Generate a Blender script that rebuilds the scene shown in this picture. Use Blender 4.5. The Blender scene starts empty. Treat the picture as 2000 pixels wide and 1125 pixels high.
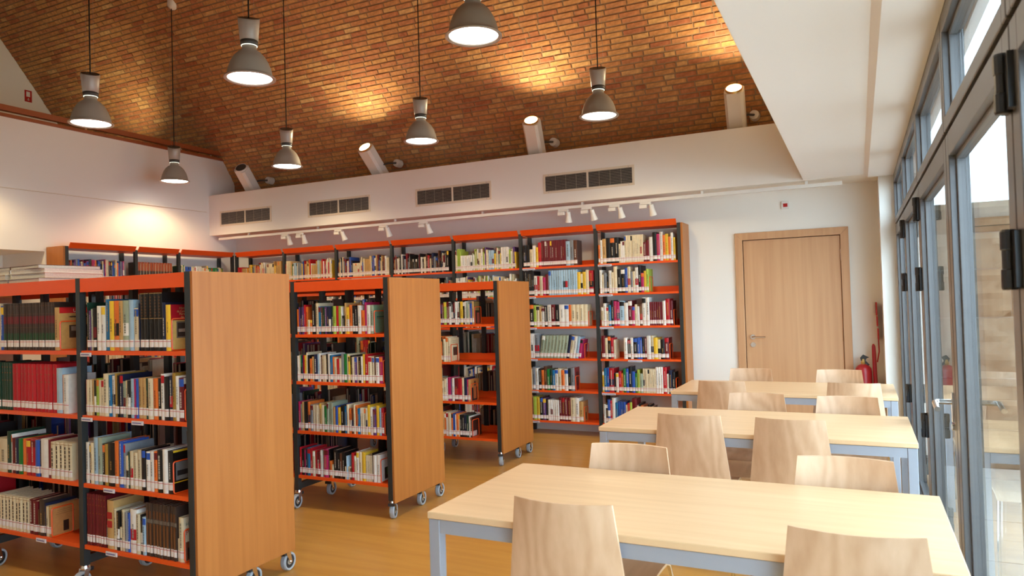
import bpy, math, random
from mathutils import Vector, Matrix

# ------------------------------------------------------------------ camera, world, exposure
sc = bpy.context.scene
COL = sc.collection
HC = 1.46
FPX = 1392.2
YAW, PITCH, ROLL = -0.45235, 0.01980, -0.02924
_f = Vector((math.sin(YAW)*math.cos(PITCH), math.cos(YAW)*math.cos(PITCH), math.sin(PITCH)))
_r0 = Vector((math.cos(YAW), -math.sin(YAW), 0.0))
_u0 = _r0.cross(_f)
_r = _r0*math.cos(ROLL) + _u0*math.sin(ROLL)
_u = -_r0*math.sin(ROLL) + _u0*math.cos(ROLL)
cd = bpy.data.cameras.new('camera')
cd.sensor_width = 36.0
cd.lens = FPX/2000*36
cd.clip_start = 0.05
cd.dof.use_dof = True
cd.dof.focus_distance = 4.8
cd.dof.aperture_fstop = 5.0
cam = bpy.data.objects.new('camera', cd)
COL.objects.link(cam)
cam.matrix_world = Matrix(((_r.x, _u.x, -_f.x, 0), (_r.y, _u.y, -_f.y, 0), (_r.z, _u.z, -_f.z, HC), (0, 0, 0, 1)))
sc.camera = cam

def project(p):
    d = Vector(p) - Vector((0, 0, HC)); w = d.dot(_f)
    if w < 0.05: return None
    return (1000 + FPX*d.dot(_r)/w, 562.5 - FPX*d.dot(_u)/w, w)

wd = bpy.data.worlds.new('sky'); sc.world = wd; wd.use_nodes = True
bg = wd.node_tree.nodes['Background']
bg.inputs[0].default_value = (0.64, 0.83, 1.0, 1)
bg.inputs[1].default_value = 8.4
vs = sc.view_settings
vs.view_transform = 'Standard'; vs.look = 'None'; vs.gamma = 1.0; vs.use_curve_mapping = False
vs.exposure = 0.47
PENDANT_W = 52.0
UPLIGHT_W = 56.0
WARM = (1.0, 0.76, 0.41)

# ------------------------------------------------------------------ helpers
def tag(o, label=None, cat=None, group=None, kind=None):
    if label: o['label'] = label
    if cat: o['category'] = cat
    if group: o['group'] = group
    if kind: o['kind'] = kind
    return o

def empty(name, loc, label=None, cat=None, group=None, kind=None, rz=0.0):
    o = bpy.data.objects.new(name, None); COL.objects.link(o)
    o.location = loc; o.rotation_euler = (0, 0, rz); o.empty_display_size = 0.1
    return tag(o, label, cat, group, kind)

class MB:
    def __init__(s): s.v = []; s.f = []; s.c = []; s.m = []; s.col = (0.8, 0.8, 0.8); s.mi = 0
    def add(s, vs, fs, col=None):
        b = len(s.v); s.v += [tuple(p) for p in vs]
        for f in fs:
            s.f.append([b+i for i in f]); s.c.append(col or s.col); s.m.append(s.mi)
        return s
    def box(s, x0, x1, y0, y1, z0, z1, col=None):
        return s.add([(x0,y0,z0),(x1,y0,z0),(x1,y1,z0),(x0,y1,z0),(x0,y0,z1),(x1,y0,z1),(x1,y1,z1),(x0,y1,z1)],
            [(0,3,2,1),(4,5,6,7),(0,1,5,4),(1,2,6,5),(2,3,7,6),(3,0,4,7)], col)
    def quad(s, a, b, c, d, col=None): return s.add([a,b,c,d], [(0,1,2,3)], col)
    def prism(s, poly, axis, a, b, col=None):
        """poly of 2-tuples in the two other axes, extruded along axis from a to b"""
        n = len(poly)
        def P(p, t):
            return (t,p[0],p[1]) if axis == 0 else ((p[0],t,p[1]) if axis == 1 else (p[0],p[1],t))
        vs = [P(p,a) for p in poly] + [P(p,b) for p in poly]
        fs = [tuple(range(n))[::-1], tuple(range(n,2*n))] + [(i,(i+1)%n,n+(i+1)%n,n+i) for i in range(n)]
        return s.add(vs, fs, col)
    def tube(s, pts, r, n=8, col=None, closed=False):
        pts = [Vector(p) for p in pts]; k = len(pts); rings = []
        prev = None
        for i, p in enumerate(pts):
            if closed: t = (pts[(i+1)%k]-pts[i-1])
            else: t = pts[min(i+1,k-1)]-pts[max(i-1,0)]
            t.normalize()
            a = Vector((0,0,1)) if abs(t.z) < 0.9 else Vector((1,0,0))
            if prev is not None and prev.cross(t).length > 0.1: a = prev
            b = t.cross(a).normalized(); a2 = b.cross(t).normalized(); prev = a2
            rr = r[i] if isinstance(r,(list,tuple)) else r
            rings.append([p + rr*(math.cos(2*math.pi*j/n)*a2 + math.sin(2*math.pi*j/n)*b) for j in range(n)])
        vs = [q for g in rings for q in g]; fs = []
        for i in range(k if closed else k-1):
            i2 = (i+1)%k
            for j in range(n):
                fs.append((i*n+j, i2*n+j, i2*n+(j+1)%n, i*n+(j+1)%n))
        if not closed: fs += [tuple(range(n)), tuple(range((k-1)*n,k*n))[::-1]]
        return s.add(vs, fs, col)
    def lathe(s, prof, n=32, c=(0,0,0), col=None, axis=2, cap=False):
        vs = []; fs = []
        for r, z in prof:
            for j in range(n):
                a = 2*math.pi*j/n; x, y = r*math.cos(a), r*math.sin(a)
                p = (x,y,z) if axis == 2 else ((z,x,y) if axis == 0 else (y,z,x))
                vs.append((p[0]+c[0],p[1]+c[1],p[2]+c[2]))
        for i in range(len(prof)-1):
            for j in range(n): fs.append((i*n+j, i*n+(j+1)%n, (i+1)*n+(j+1)%n, (i+1)*n+j))
        if cap: fs += [tuple(range(n))[::-1], tuple(range((len(prof)-1)*n, len(prof)*n))]
        return s.add(vs, fs, col)
    def join(s, o, M=None):
        b = len(s.v)
        s.v += [tuple(M @ Vector(p)) for p in o.v] if M else o.v
        s.f += [[b+i for i in f] for f in o.f]; s.c += o.c; s.m += o.m
        return s
    def mesh(s, name, mats, smooth=False):
        me = bpy.data.meshes.new(name); me.from_pydata(s.v, [], s.f)
        if not isinstance(mats,(list,tuple)): mats = [mats]
        for m in mats: me.materials.append(m)
        if any(s.m): me.polygons.foreach_set('material_index', s.m)
        a = me.color_attributes.new('Col', 'FLOAT_COLOR', 'CORNER')
        buf = []
        for f, c in zip(s.f, s.c): buf += [c[0],c[1],c[2],1.0]*len(f)
        a.data.foreach_set('color', buf)
        if smooth: me.polygons.foreach_set('use_smooth', [True]*len(me.polygons))
        me.update()
        return me
    def build(s, name, mats, parent=None, smooth=False, loc=None, bevel=0, auto=None):
        o = bpy.data.objects.new(name, s.mesh(name, mats, smooth)); COL.objects.link(o)
        if parent is not None: o.parent = parent
        if loc is not None: o.location = loc
        if bevel:
            b = o.modifiers.new('bevel','BEVEL'); b.width = bevel; b.segments = 2; b.limit_method = 'ANGLE'
        return o

def box(name, dims, mat, parent=None, bevel=0, loc=None):
    return MB().box(*dims).build(name, mat, parent, bevel=bevel, loc=loc)

def srgb(r, g, b):
    f = lambda c: (c/12.92 if c <= 0.04045 else ((c+0.055)/1.055)**2.4)
    return (f(r/255), f(g/255), f(b/255))

# ------------------------------------------------------------------ materials
MATS = {}
def nodes(name):
    m = bpy.data.materials.new(name); m.use_nodes = True
    nt = m.node_tree; p = nt.nodes['Principled BSDF']
    MATS[name] = m
    return m, nt, p
def N(nt, t, **k):
    n = nt.nodes.new(t)
    for a, b in k.items(): setattr(n, a, b)
    return n
def plain(name, col, rough=0.6, metal=0.0, spec=0.5, noise=0.0, nscale=30, bump=0.0, bscale=200):
    m, nt, p = nodes(name)
    p.inputs['Roughness'].default_value = rough; p.inputs['Metallic'].default_value = metal
    p.inputs['Specular IOR Level'].default_value = spec
    p.inputs['Base Color'].default_value = (*col, 1)
    tc = N(nt,'ShaderNodeTexCoord')
    if noise:
        tx = N(nt,'ShaderNodeTexNoise'); tx.inputs['Scale'].default_value = nscale; tx.inputs['Detail'].default_value = 4
        nt.links.new(tc.outputs['Object'], tx.inputs['Vector'])
        mx = N(nt,'ShaderNodeMix', data_type='RGBA')
        mx.inputs['A'].default_value = (*[c*(1-noise) for c in col],1); mx.inputs['B'].default_value = (*[min(1,c*(1+noise)) for c in col],1)
        nt.links.new(tx.outputs['Fac'], mx.inputs['Factor']); nt.links.new(mx.outputs['Result'], p.inputs['Base Color'])
    if bump:
        t2 = N(nt,'ShaderNodeTexNoise'); t2.inputs['Scale'].default_value = bscale; t2.inputs['Detail'].default_value = 6
        nt.links.new(tc.outputs['Object'], t2.inputs['Vector'])
        bp = N(nt,'ShaderNodeBump'); bp.inputs['Strength'].default_value = bump; bp.inputs['Distance'].default_value = 0.01
        nt.links.new(t2.outputs['Fac'], bp.inputs['Height']); nt.links.new(bp.outputs['Normal'], p.inputs['Normal'])
    return m
def wood(name, dark, light, stretch, rough=0.45, scale=1.0, rings=0.0, var=0.0):
    """stretch: per-axis frequency of the grain in object space (low value = along the grain)"""
    m, nt, p = nodes(name)
    p.inputs['Roughness'].default_value = rough
    tc = N(nt,'ShaderNodeTexCoord'); mp = N(nt,'ShaderNodeMapping'); mp.inputs['Scale'].default_value = [a*scale for a in stretch]
    oi = N(nt,'ShaderNodeObjectInfo'); ad = N(nt,'ShaderNodeVectorMath', operation='ADD'); ml = N(nt,'ShaderNodeVectorMath', operation='SCALE')
    cb = N(nt,'ShaderNodeCombineXYZ')
    for i in range(3): nt.links.new(oi.outputs['Random'], cb.inputs[i])
    nt.links.new(cb.outputs[0], ml.inputs[0]); ml.inputs['Scale'].default_value = 40
    nt.links.new(tc.outputs['Object'], mp.inputs['Vector'])
    nt.links.new(mp.outputs['Vector'], ad.inputs[0]); nt.links.new(ml.outputs[0], ad.inputs[1])
    n1 = N(nt,'ShaderNodeTexNoise'); n1.inputs['Scale'].default_value = 1.0; n1.inputs['Detail'].default_value = 5; n1.inputs['Distortion'].default_value = 0.4
    nt.links.new(ad.outputs[0], n1.inputs['Vector'])
    fac = n1.outputs['Fac']
    if rings:
        mp2 = N(nt,'ShaderNodeMapping'); mp2.inputs['Scale'].default_value = [a*scale*0.06+0.5 for a in stretch]
        a2 = N(nt,'ShaderNodeVectorMath', operation='ADD')
        nt.links.new(tc.outputs['Object'], mp2.inputs['Vector']); nt.links.new(mp2.outputs['Vector'], a2.inputs[0]); nt.links.new(ml.outputs[0], a2.inputs[1])
        nz = N(nt,'ShaderNodeTexNoise'); nz.inputs['Scale'].default_value = 1.6; nz.inputs['Detail'].default_value = 2
        nt.links.new(a2.outputs[0], nz.inputs['Vector'])
        mu = N(nt,'ShaderNodeMath', operation='MULTIPLY'); mu.inputs[1].default_value = 42
        sn = N(nt,'ShaderNodeMath', operation='SINE'); h = N(nt,'ShaderNodeMath', operation='MULTIPLY_ADD'); h.inputs[1].default_value = 0.5*rings; h.inputs[2].default_value = 0.0
        s2 = N(nt,'ShaderNodeMath', operation='ADD')
        nt.links.new(nz.outputs['Fac'], mu.inputs[0]); nt.links.new(mu.outputs[0], sn.inputs[0]); nt.links.new(sn.outputs[0], h.inputs[0])
        nt.links.new(fac, s2.inputs[0]); nt.links.new(h.outputs[0], s2.inputs[1]); fac = s2.outputs[0]
    cr = N(nt,'ShaderNodeValToRGB'); cr.color_ramp.elements[0].position = 0.3; cr.color_ramp.elements[1].position = 0.7
    cr.color_ramp.elements[0].color = (*dark,1); cr.color_ramp.elements[1].color = (*light,1)
    nt.links.new(fac, cr.inputs['Fac']); nt.links.new(cr.outputs['Color'], p.inputs['Base Color'])
    return m
def vcol(name, rough=0.5, noise=0.12, nscale=60, bump=0.0, spec=0.4):
    m, nt, p = nodes(name)
    p.inputs['Roughness'].default_value = rough; p.inputs['Specular IOR Level'].default_value = spec
    at = N(nt,'ShaderNodeAttribute'); at.attribute_name = 'Col'
    tc = N(nt,'ShaderNodeTexCoord'); tx = N(nt,'ShaderNodeTexNoise'); tx.inputs['Scale'].default_value = nscale; tx.inputs['Detail'].default_value = 5
    nt.links.new(tc.outputs['Object'], tx.inputs['Vector'])
    mr = N(nt,'ShaderNodeMapRange'); mr.inputs['From Min'].default_value = 0.3; mr.inputs['From Max'].default_value = 0.7
    mr.inputs['To Min'].default_value = 1-noise; mr.inputs['To Max'].default_value = 1+noise
    mu = N(nt,'ShaderNodeVectorMath', operation='SCALE')
    nt.links.new(tx.outputs['Fac'], mr.inputs['Value']); nt.links.new(at.outputs['Color'], mu.inputs[0]); nt.links.new(mr.outputs[0], mu.inputs['Scale'])
    nt.links.new(mu.outputs[0], p.inputs['Base Color'])
    if bump:
        bp = N(nt,'ShaderNodeBump'); bp.inputs['Strength'].default_value = bump; bp.inputs['Distance'].default_value = 0.01
        nt.links.new(tx.outputs['Fac'], bp.inputs['Height']); nt.links.new(bp.outputs['Normal'], p.inputs['Normal'])
    return m
def emit(name, col, strength):
    m, nt, p = nodes(name)
    p.inputs['Base Color'].default_value = (0.9,0.9,0.9,1)
    p.inputs['Emission Color'].default_value = (*col,1); p.inputs['Emission Strength'].default_value = strength
    return m
def glassmat(name):
    m, nt, p = nodes(name); nt.nodes.remove(p)
    out = [n for n in nt.nodes if n.type == 'OUTPUT_MATERIAL'][0]
    tr = N(nt,'ShaderNodeBsdfTransparent'); tr.inputs[0].default_value = (0.93,0.96,0.96,1)
    gl = N(nt,'ShaderNodeBsdfGlossy'); gl.inputs['Roughness'].default_value = 0.0
    fr = N(nt,'ShaderNodeFresnel'); ge = N(nt,'ShaderNodeNewGeometry'); ma = N(nt,'ShaderNodeMath', operation='MULTIPLY_ADD')
    ma.inputs[1].default_value = 1/1.45-1.45; ma.inputs[2].default_value = 1.45      # same index whether the ray enters or leaves the pane
    nt.links.new(ge.outputs['Backfacing'], ma.inputs[0]); nt.links.new(ma.outputs[0], fr.inputs['IOR'])
    mx = N(nt,'ShaderNodeMixShader')
    nt.links.new(fr.outputs[0], mx.inputs[0]); nt.links.new(tr.outputs[0], mx.inputs[1]); nt.links.new(gl.outputs[0], mx.inputs[2])
    nt.links.new(mx.outputs[0], out.inputs[0])
    return m

M_wall = plain('white_plaster', (0.81,0.775,0.715), 0.9, bump=0.04, bscale=60, spec=0.2)
M_ceil = plain('white_ceiling_paint', (0.81,0.80,0.80), 0.9, bump=0.02, bscale=80, spec=0.2)
M_floor = wood('beech_floor', (0.47,0.228,0.045), (0.57,0.300,0.068), (1.2,14,1), 0.30)
M_panel = wood('orange_beech_veneer', (0.37,0.120,0.021), (0.45,0.160,0.032), (26,26,1.3), 0.42)
M_door = wood('beech_door_veneer', (0.52,0.275,0.135), (0.60,0.34,0.175), (22,22,0.9), 0.4)
M_table = wood('pale_beech_top', (0.64,0.405,0.215), (0.72,0.475,0.27), (1.6,26,1), 0.32)
def figured(name, dark, light):
    """rotary-cut plywood: wavy cathedral figure running up the sheet"""
    m, nt, p = nodes(name); p.inputs['Roughness'].default_value = 0.38
    tc = N(nt,'ShaderNodeTexCoord'); oi = N(nt,'ShaderNodeObjectInfo'); mp = N(nt,'ShaderNodeMapping'); mp.inputs['Scale'].default_value = (1,1,0.3)
    cb = N(nt,'ShaderNodeCombineXYZ'); ml = N(nt,'ShaderNodeVectorMath', operation='SCALE'); ml.inputs['Scale'].default_value = 9; ad = N(nt,'ShaderNodeVectorMath', operation='ADD')
    for i in range(3): nt.links.new(oi.outputs['Random'], cb.inputs[i])
    nt.links.new(cb.outputs[0], ml.inputs[0]); nt.links.new(tc.outputs['Object'], mp.inputs['Vector']); nt.links.new(mp.outputs[0], ad.inputs[0]); nt.links.new(ml.outputs[0], ad.inputs[1])
    wv = N(nt,'ShaderNodeTexWave'); wv.inputs['Scale'].default_value = 3.2; wv.inputs['Distortion'].default_value = 22.0; wv.inputs['Detail'].default_value = 2.5; wv.inputs['Detail Scale'].default_value = 1.3; wv.inputs['Detail Roughness'].default_value = 0.55
    nz = N(nt,'ShaderNodeTexNoise'); nz.inputs['Scale'].default_value = 60; nz.inputs['Detail'].default_value = 3
    nt.links.new(ad.outputs[0], wv.inputs['Vector']); nt.links.new(ad.outputs[0], nz.inputs['Vector'])
    mm = N(nt,'ShaderNodeMath', operation='MULTIPLY_ADD'); mm.inputs[1].default_value = 0.45
    sc_ = N(nt,'ShaderNodeMath', operation='MULTIPLY'); sc_.inputs[1].default_value = 0.55
    nt.links.new(nz.outputs['Fac'], sc_.inputs[0]); nt.links.new(wv.outputs['Fac'], mm.inputs[0]); nt.links.new(sc_.outputs[0], mm.inputs[2])
    mx = N(nt,'ShaderNodeMix', data_type='RGBA'); mx.inputs['A'].default_value = (*dark,1); mx.inputs['B'].default_value = (*light,1)
    nt.links.new(mm.outputs[0], mx.inputs['Factor']); nt.links.new(mx.outputs['Result'], p.inputs['Base Color'])
    return m
M_ply = figured('birch_plywood', (0.51,0.295,0.162), (0.68,0.44,0.275))
M_seat = wood('seat_plywood', (0.58,0.38,0.21), (0.74,0.52,0.32), (14,1.2,14), 0.38)
M_orange = plain('orange_steel', (0.80,0.088,0.008), 0.38, noise=0.04)
M_black = plain('charcoal_steel', (0.022,0.027,0.028), 0.45, noise=0.1)
M_alu = plain('grey_painted_steel', (0.36,0.38,0.43), 0.38, metal=0.35, noise=0.03)
M_chrome = plain('chrome', (0.75,0.75,0.75), 0.12, metal=1.0)
M_frame = plain('grey_aluminium_frame', (0.15,0.145,0.145), 0.30, metal=0.5, noise=0.03)
M_gasket = plain('black_gasket', (0.02,0.02,0.022), 0.5)
M_hinge = plain('black_hinge', (0.016,0.018,0.022), 0.35)
M_glass = glassmat('window_glass')
M_mortar = plain('mortar', (0.32,0.215,0.13), 0.95, noise=0.2, nscale=14, spec=0.1)
M_brick = vcol('brick', 0.85, 0.22, 24, 0.35, 0.15)
M_book = vcol('book_cover', 0.42, 0.06, 40)
M_page = plain('page_edges', (0.66,0.58,0.44), 0.8, noise=0.1, nscale=200)
M_label = plain('spine_label', (0.74,0.70,0.66), 0.5, noise=0.08, nscale=90)
M_shade = plain('taupe_lamp_metal', (0.34,0.30,0.245), 0.5, metal=0.0)
M_housing = plain('silver_lamp_housing', (0.42,0.385,0.35), 0.4, metal=0.2)
M_dark = plain('dark_plastic', (0.05,0.05,0.05), 0.5)
M_cord = plain('black_cord', (0.01,0.01,0.01), 0.6)
M_glow = emit('lamp_opening', (1.0,0.98,0.92), 9.0)
M_glow2 = emit('uplight_lens', (1.0,0.90,0.62), 14.0)
M_ring = emit('lamp_ring', (0.9,1.0,0.85), 0.7)
M_white = plain('white_enamel', (0.74,0.71,0.66), 0.4)
M_cream = plain('cream_vent_paint', (0.70,0.60,0.46), 0.45)
M_louvre = plain('louvre_paint', (0.34,0.29,0.22), 0.5)
M_red = plain('red_paint', (0.34,0.008,0.012), 0.35)
M_redsign = plain('red_sign', (0.42,0.012,0.012), 0.4)
M_mahog = plain('brown_rail_wood', (0.30,0.075,0.022), 0.4, noise=0.1)
M_tyre = plain('grey_rubber', (0.36,0.38,0.40), 0.55)
M_hub = plain('tan_hub', (0.38,0.30,0.21), 0.5)
M_stone = vcol('sandstone', 0.95, 0.42, 9, 1.0, 0.1)
M_patio = plain('patio_paving', (0.42,0.36,0.30), 0.6, noise=0.15, nscale=6)
M_brass = plain('brass', (0.6,0.42,0.15), 0.3, metal=1.0)

# ------------------------------------------------------------------ room shell
YB, YF, XL, XS, XG = 7.50, 7.04, -8.05, -0.42, 0.31
ZC, ZT, YFRONT = 2.498, 3.055, -2.6
XGAB = -10.9
# vault profile (y, z) by arc length from the back springing
def vault_profile(ds=0.0575):
    y, z, s = 7.64, 3.055, 0.0; P = [(y,z)]
    while True:
        if s < 1.0: a = 58-3*s
        elif s < 3.0: a = 55-1.6*(s-1.0)
        else: a = 51.8-15.5*(s-3.0)
        if a <= 0: break
        y -= ds*math.cos(math.radians(a)); z += ds*math.sin(math.radians(a)); s += ds
        P.append((y,z))
    return P
VP = vault_profile()
YAPEX = VP[-1][0]
VFULL = VP + [(2*YAPEX-y, z) for y, z in reversed(VP[:-1])]
YFRONT = max(-2.6, VFULL[-1][0]) if VFULL[-1][0] < -1.5 else -2.6

box('floor', (XGAB, XG+0.06, YFRONT-0.2, YB+0.2, -0.12, 0.0), M_floor).location = (0,0,0)
tag(bpy.data.objects['floor'], 'warm orange-brown wooden floor of the reading room', 'floor', kind='structure')

# back wall with a door opening, plus the piece behind the shelves
DX0, DX1, DZ = -1.112, -0.069, 2.087
w = MB()
w.box(XGAB, DX0+0.03, YB, YB+0.2, 0, ZC+0.6); w.box(DX1-0.03, XG+0.06, YB, YB+0.2, 0, ZC+0.6); w.box(DX0+0.03, DX1-0.03, YB, YB+0.2, DZ-0.03, ZC+0.6)
tag(w.build('wall_back', M_wall), 'white plaster back wall behind the long bookcase and the door', 'wall', kind='structure')
# fascia beam over the back wall (box with a ledge)
tag(box('trim_1', (XL, XG+0.06, YF, YB+0.14, ZC, ZT), M_wall), 'deep white fascia band carrying the four air vents', 'fascia', kind='structure')
# pier at the right
tag(box('trim_2', (0.19, XG+0.14, 7.08, YB, 0, 2.49), M_wall), 'bright white wall pier between the back wall and the glass doors', 'pier', kind='structure')
# flat ceiling on the right with a small sloping step near the glass
c = MB()
c.prism([(XS,2.5),(0.076,2.5),(0.108,2.472),(XG+0.14,2.472),(XG+0.14,2.75),(XS,2.75)], 1, YFRONT, YF+0.001)
tag(c.build('ceiling', M_ceil), 'flat white lowered ceiling strip along the glass doors', 'ceiling', kind='structure')
# wall above the flat ceiling closing the vault on the right (arched)
def arch(name, x0, x1, zlow, mat, label):
    poly = [(y,z) for y, z in VFULL] + [(VFULL[-1][0], zlow), (VFULL[0][0], zlow)]
    m = MB(); m.prism(poly, 0, x0, x1)
    return tag(m.build(name, mat), label, 'wall', kind='structure')
arch('wall_right', XS-0.003, XS+0.12, 2.502, M_wall, 'white upper wall closing the brick vault above the flat ceiling')
arch('wall_gable', XGAB-0.15, XGAB, 2.0, M_wall, 'shaded cream gable wall high up behind the gallery rail')
# left wall with a niche, topped by the gallery edge
w = MB()
w.box(XL-0.2, XL, YFRONT, YB, 2.17, 3.575); w.box(XL-0.2, XL, 4.815, YB, 0, 2.17); w.box(XL-0.2, XL, YFRONT, 3.1, 0, 2.17)
w.box(XL-0.9, XL-0.8, 3.0, 4.9, 0, 2.3); w.box(XL-0.8, XL-0.2, 4.815, 4.9, 0, 2.3); w.box(XL-0.8, XL-0.2, 3.0, 3.1, 0, 2.3); w.box(XL-0.8, XL-0.2, 3.1, 4.815, 2.17, 2.3)
tag(w.build('wall_left', M_wall), 'tall cream left wall below the gallery rail', 'wall', kind='structure')
tag(box('trim_3', (XGAB, XL-0.2, YFRONT, YB+0.14, 3.3, 3.45), M_wall), 'gallery floor slab behind the left wall', 'gallery floor', kind='structure')
tag(box('wall_front', (XGAB, XG+0.1, YFRONT-0.2, YFRONT, 0, 3.4), M_wall), 'white wall behind the viewer', 'wall', kind='structure')
# gallery rail along the top of the left wall
g = empty('gallery_rail', (XL, 0, 3.575), 'brown wooden rail along the top of the left wall', 'rail')
box('lower_rail', (-0.02, 0.02, YFRONT+0.05, 7.30, 0.0, 0.035), M_mahog, g)
box('handrail', (-0.035, 0.025, YFRONT+0.05, 7.24, 0.065, 0.125), M_mahog, g)
for yy in (-1.5, 0.2, 1.9, 3.6, 5.3, 6.62, 7.1):
    box('rail_post', (-0.008, 0.008, yy-0.008, yy+0.008, 0.035, 0.065), M_chrome, g)
tag(MB().tube([(XL+0.012, YFRONT+0.1, 2.80), (XL+0.012, 4.4, 2.822), (XL+0.012, 6.99, 2.822)], 0.004, 6).build('picture_wire', M_cream), 'thin wire running along the left wall', 'wire')

# ------------------------------------------------------------------ brick vault
vm = MB()
for i in range(len(VFULL)-1):
    (y0,z0),(y1,z1) = VFULL[i], VFULL[i+1]
    vm.quad((XGAB,y0,z0),(XS+0.1,y0,z0),(XS+0.1,y1,z1),(XGAB,y1,z1))
vault = tag(vm.build('ceiling_vault', M_mortar), 'curved brick barrel vault in red, orange and tan bricks', 'vault', kind='structure')
sm = vault.modifiers.new('thick','SOLIDIFY'); sm.thickness = 0.12; sm.offset = 1 if False else -1
rb = random.Random(4)
BCOL = [srgb(186,132,88), srgb(178,116,82), srgb(194,142,92), srgb(200,152,98), srgb(170,104,76), srgb(206,164,110), srgb(182,122,88), srgb(190,134,86), srgb(196,146,94), srgb(164,96,72), srgb(210,174,122), srgb(184,128,90)]
BW = [4,3,4,3,2,2,4,4,3,1.2,1.0,3]
_mean = tuple(sum(c[i] for c in BCOL)/len(BCOL) for i in range(3)); BCOL = [tuple(0.72*a+0.28*m for a, m in zip(c,_mean)) for c in BCOL]
bricks = []
BH = 0.0575
nrow = int(4.6/BH)
for i in range(nrow):
    (y0,z0),(y1,z1) = VP[i], VP[i+1]
    ty, tz = y1-y0, z1-z0; L = math.hypot(ty,tz); ang = math.atan2(tz, -ty)   # tangent going up towards the viewer
    cy, cz = (y0+y1)/2, (z0+z1)/2
    x = XGAB + rb.uniform(-0.2, 0.0)
    while x < XS:
        bl = rb.choice([0.205,0.21,0.205,0.215,0.2,0.105]) if rb.random() < 0.9 else 0.16
        xa, xb = max(x, XGAB+0.002), min(x+bl, XS-0.002)
        if xb-xa > 0.03:
            bricks.append([(xa+xb)/2, cy, cz, ang, xb-xa, rb.choices(range(len(BCOL)), BW)[0], rb.uniform(-0.0015,0.0015), rb.uniform(0.004,0.009)])
        x += bl+0.011
def brick_mb(l, ci, proud, jit=0.0):
    # face lies in local xy, proud along local +z; backed into the mortar
    h = (BH-0.011)/2; k = l/2; b = 0.003; m = MB(); c = BCOL[ci]
    v = [(-k,-h,-0.006),(k,-h,-0.006),(k,h,-0.006),(-k,h,-0.006),(-k+b,-h+b,proud),(k-b,-h+b,proud),(k-b,h-b,proud),(-k+b,h-b,proud)]
    m.add(v, [(4,5,6,7),(0,1,5,4),(1,2,6,5),(2,3,7,6),(3,0,4,7)], c)
    return m
def brick_matrix(b):
    # local x = world x, local y = up the slope, local z = into the room
    a = b[3]
    ydir = Vector((0,-math.cos(a),math.sin(a))); xdir = Vector((1,0,0)); zdir = xdir.cross(ydir)
    if zdir.z > 0: zdir = -zdir; 
    M = Matrix(((xdir.x,ydir.x,zdir.x,b[0]),(xdir.y,ydir.y,zdir.y,b[1]+b[6]*math.cos(a)),(xdir.z,ydir.z,zdir.z,b[2]),(0,0,0,1)))
    return M
def bsize(b):
    p = project((b[0],b[1],b[2]))
    if not p or not (0 <= p[0] <= 2000 and 0 <= p[1] <= 1125): return 0
    # hidden by the flat ceiling when the sight line crosses z=2.5 right of its edge
    t = (2.5-HC)/(b[2]-HC)
    if t < 1 and b[0]*t > XS: return 0
    # hidden by the fascia
    t = YF/b[1]
    if HC + (b[2]-HC)*t < ZT: return 0
    return b[4]*BH/(p[2]*p[2])
bricks.sort(key=bsize, reverse=True)
cache = {}
for b in bricks[:300]:
    key = (round(b[4],3), b[5])
    if key not in cache: cache[key] = brick_mb(b[4], b[5], 0.006).mesh('brick', M_brick)
    o = bpy.data.objects.new('brick', cache[key]); COL.objects.link(o)
    o.parent = vault; o.matrix_local = brick_matrix(b)
rest = MB()
for b in bricks[300:]: rest.join(brick_mb(b[4], b[5], b[7]), brick_matrix(b))
o = rest.build('brick_courses', M_brick, vault); o['kind'] = 'stuff'

# ------------------------------------------------------------------ glazed door wall on the right
win = empty('window_1', (XG, 0, 0), 'grey aluminium glazed folding door wall along the right side', 'glass doors', kind='structure')
MUL = [7.06, 5.80, 4.45, 3.10, 1.85, 0.55, -0.75]
FD = 0.065
def frame_mb(y0, y1, z0, z1, wd, wz0, wz1, inset=0.0):
    m = MB(); x0, x1 = 0.0+inset, FD
    m.box(x0,x1,y0,y0+wd,z0,z1); m.box(x0,x1,y1-wd,y1,z0,z1); m.box(x0,x1,y0+wd,y1-wd,z0,z0+wz0); m.box(x0,x1,y0+wd,y1-wd,z1-wz1,z1)
    # glazing bead
    g = 0.016
    for (a,b,c,d) in ((y0+wd,y0+wd+g,z0+wz0,z1-wz1),(y1-wd-g,y1-wd,z0+wz0,z1-wz1)): m.box(x0+0.022,x1-0.01,a,b,c,d)
    for (c,d) in ((z0+wz0,z0+wz0+g),(z1-wz1-g,z1-wz1)): m.box(x0+0.022,x1-0.01,y0+wd+g,y1-wd-g,c,d)
    return m
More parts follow.
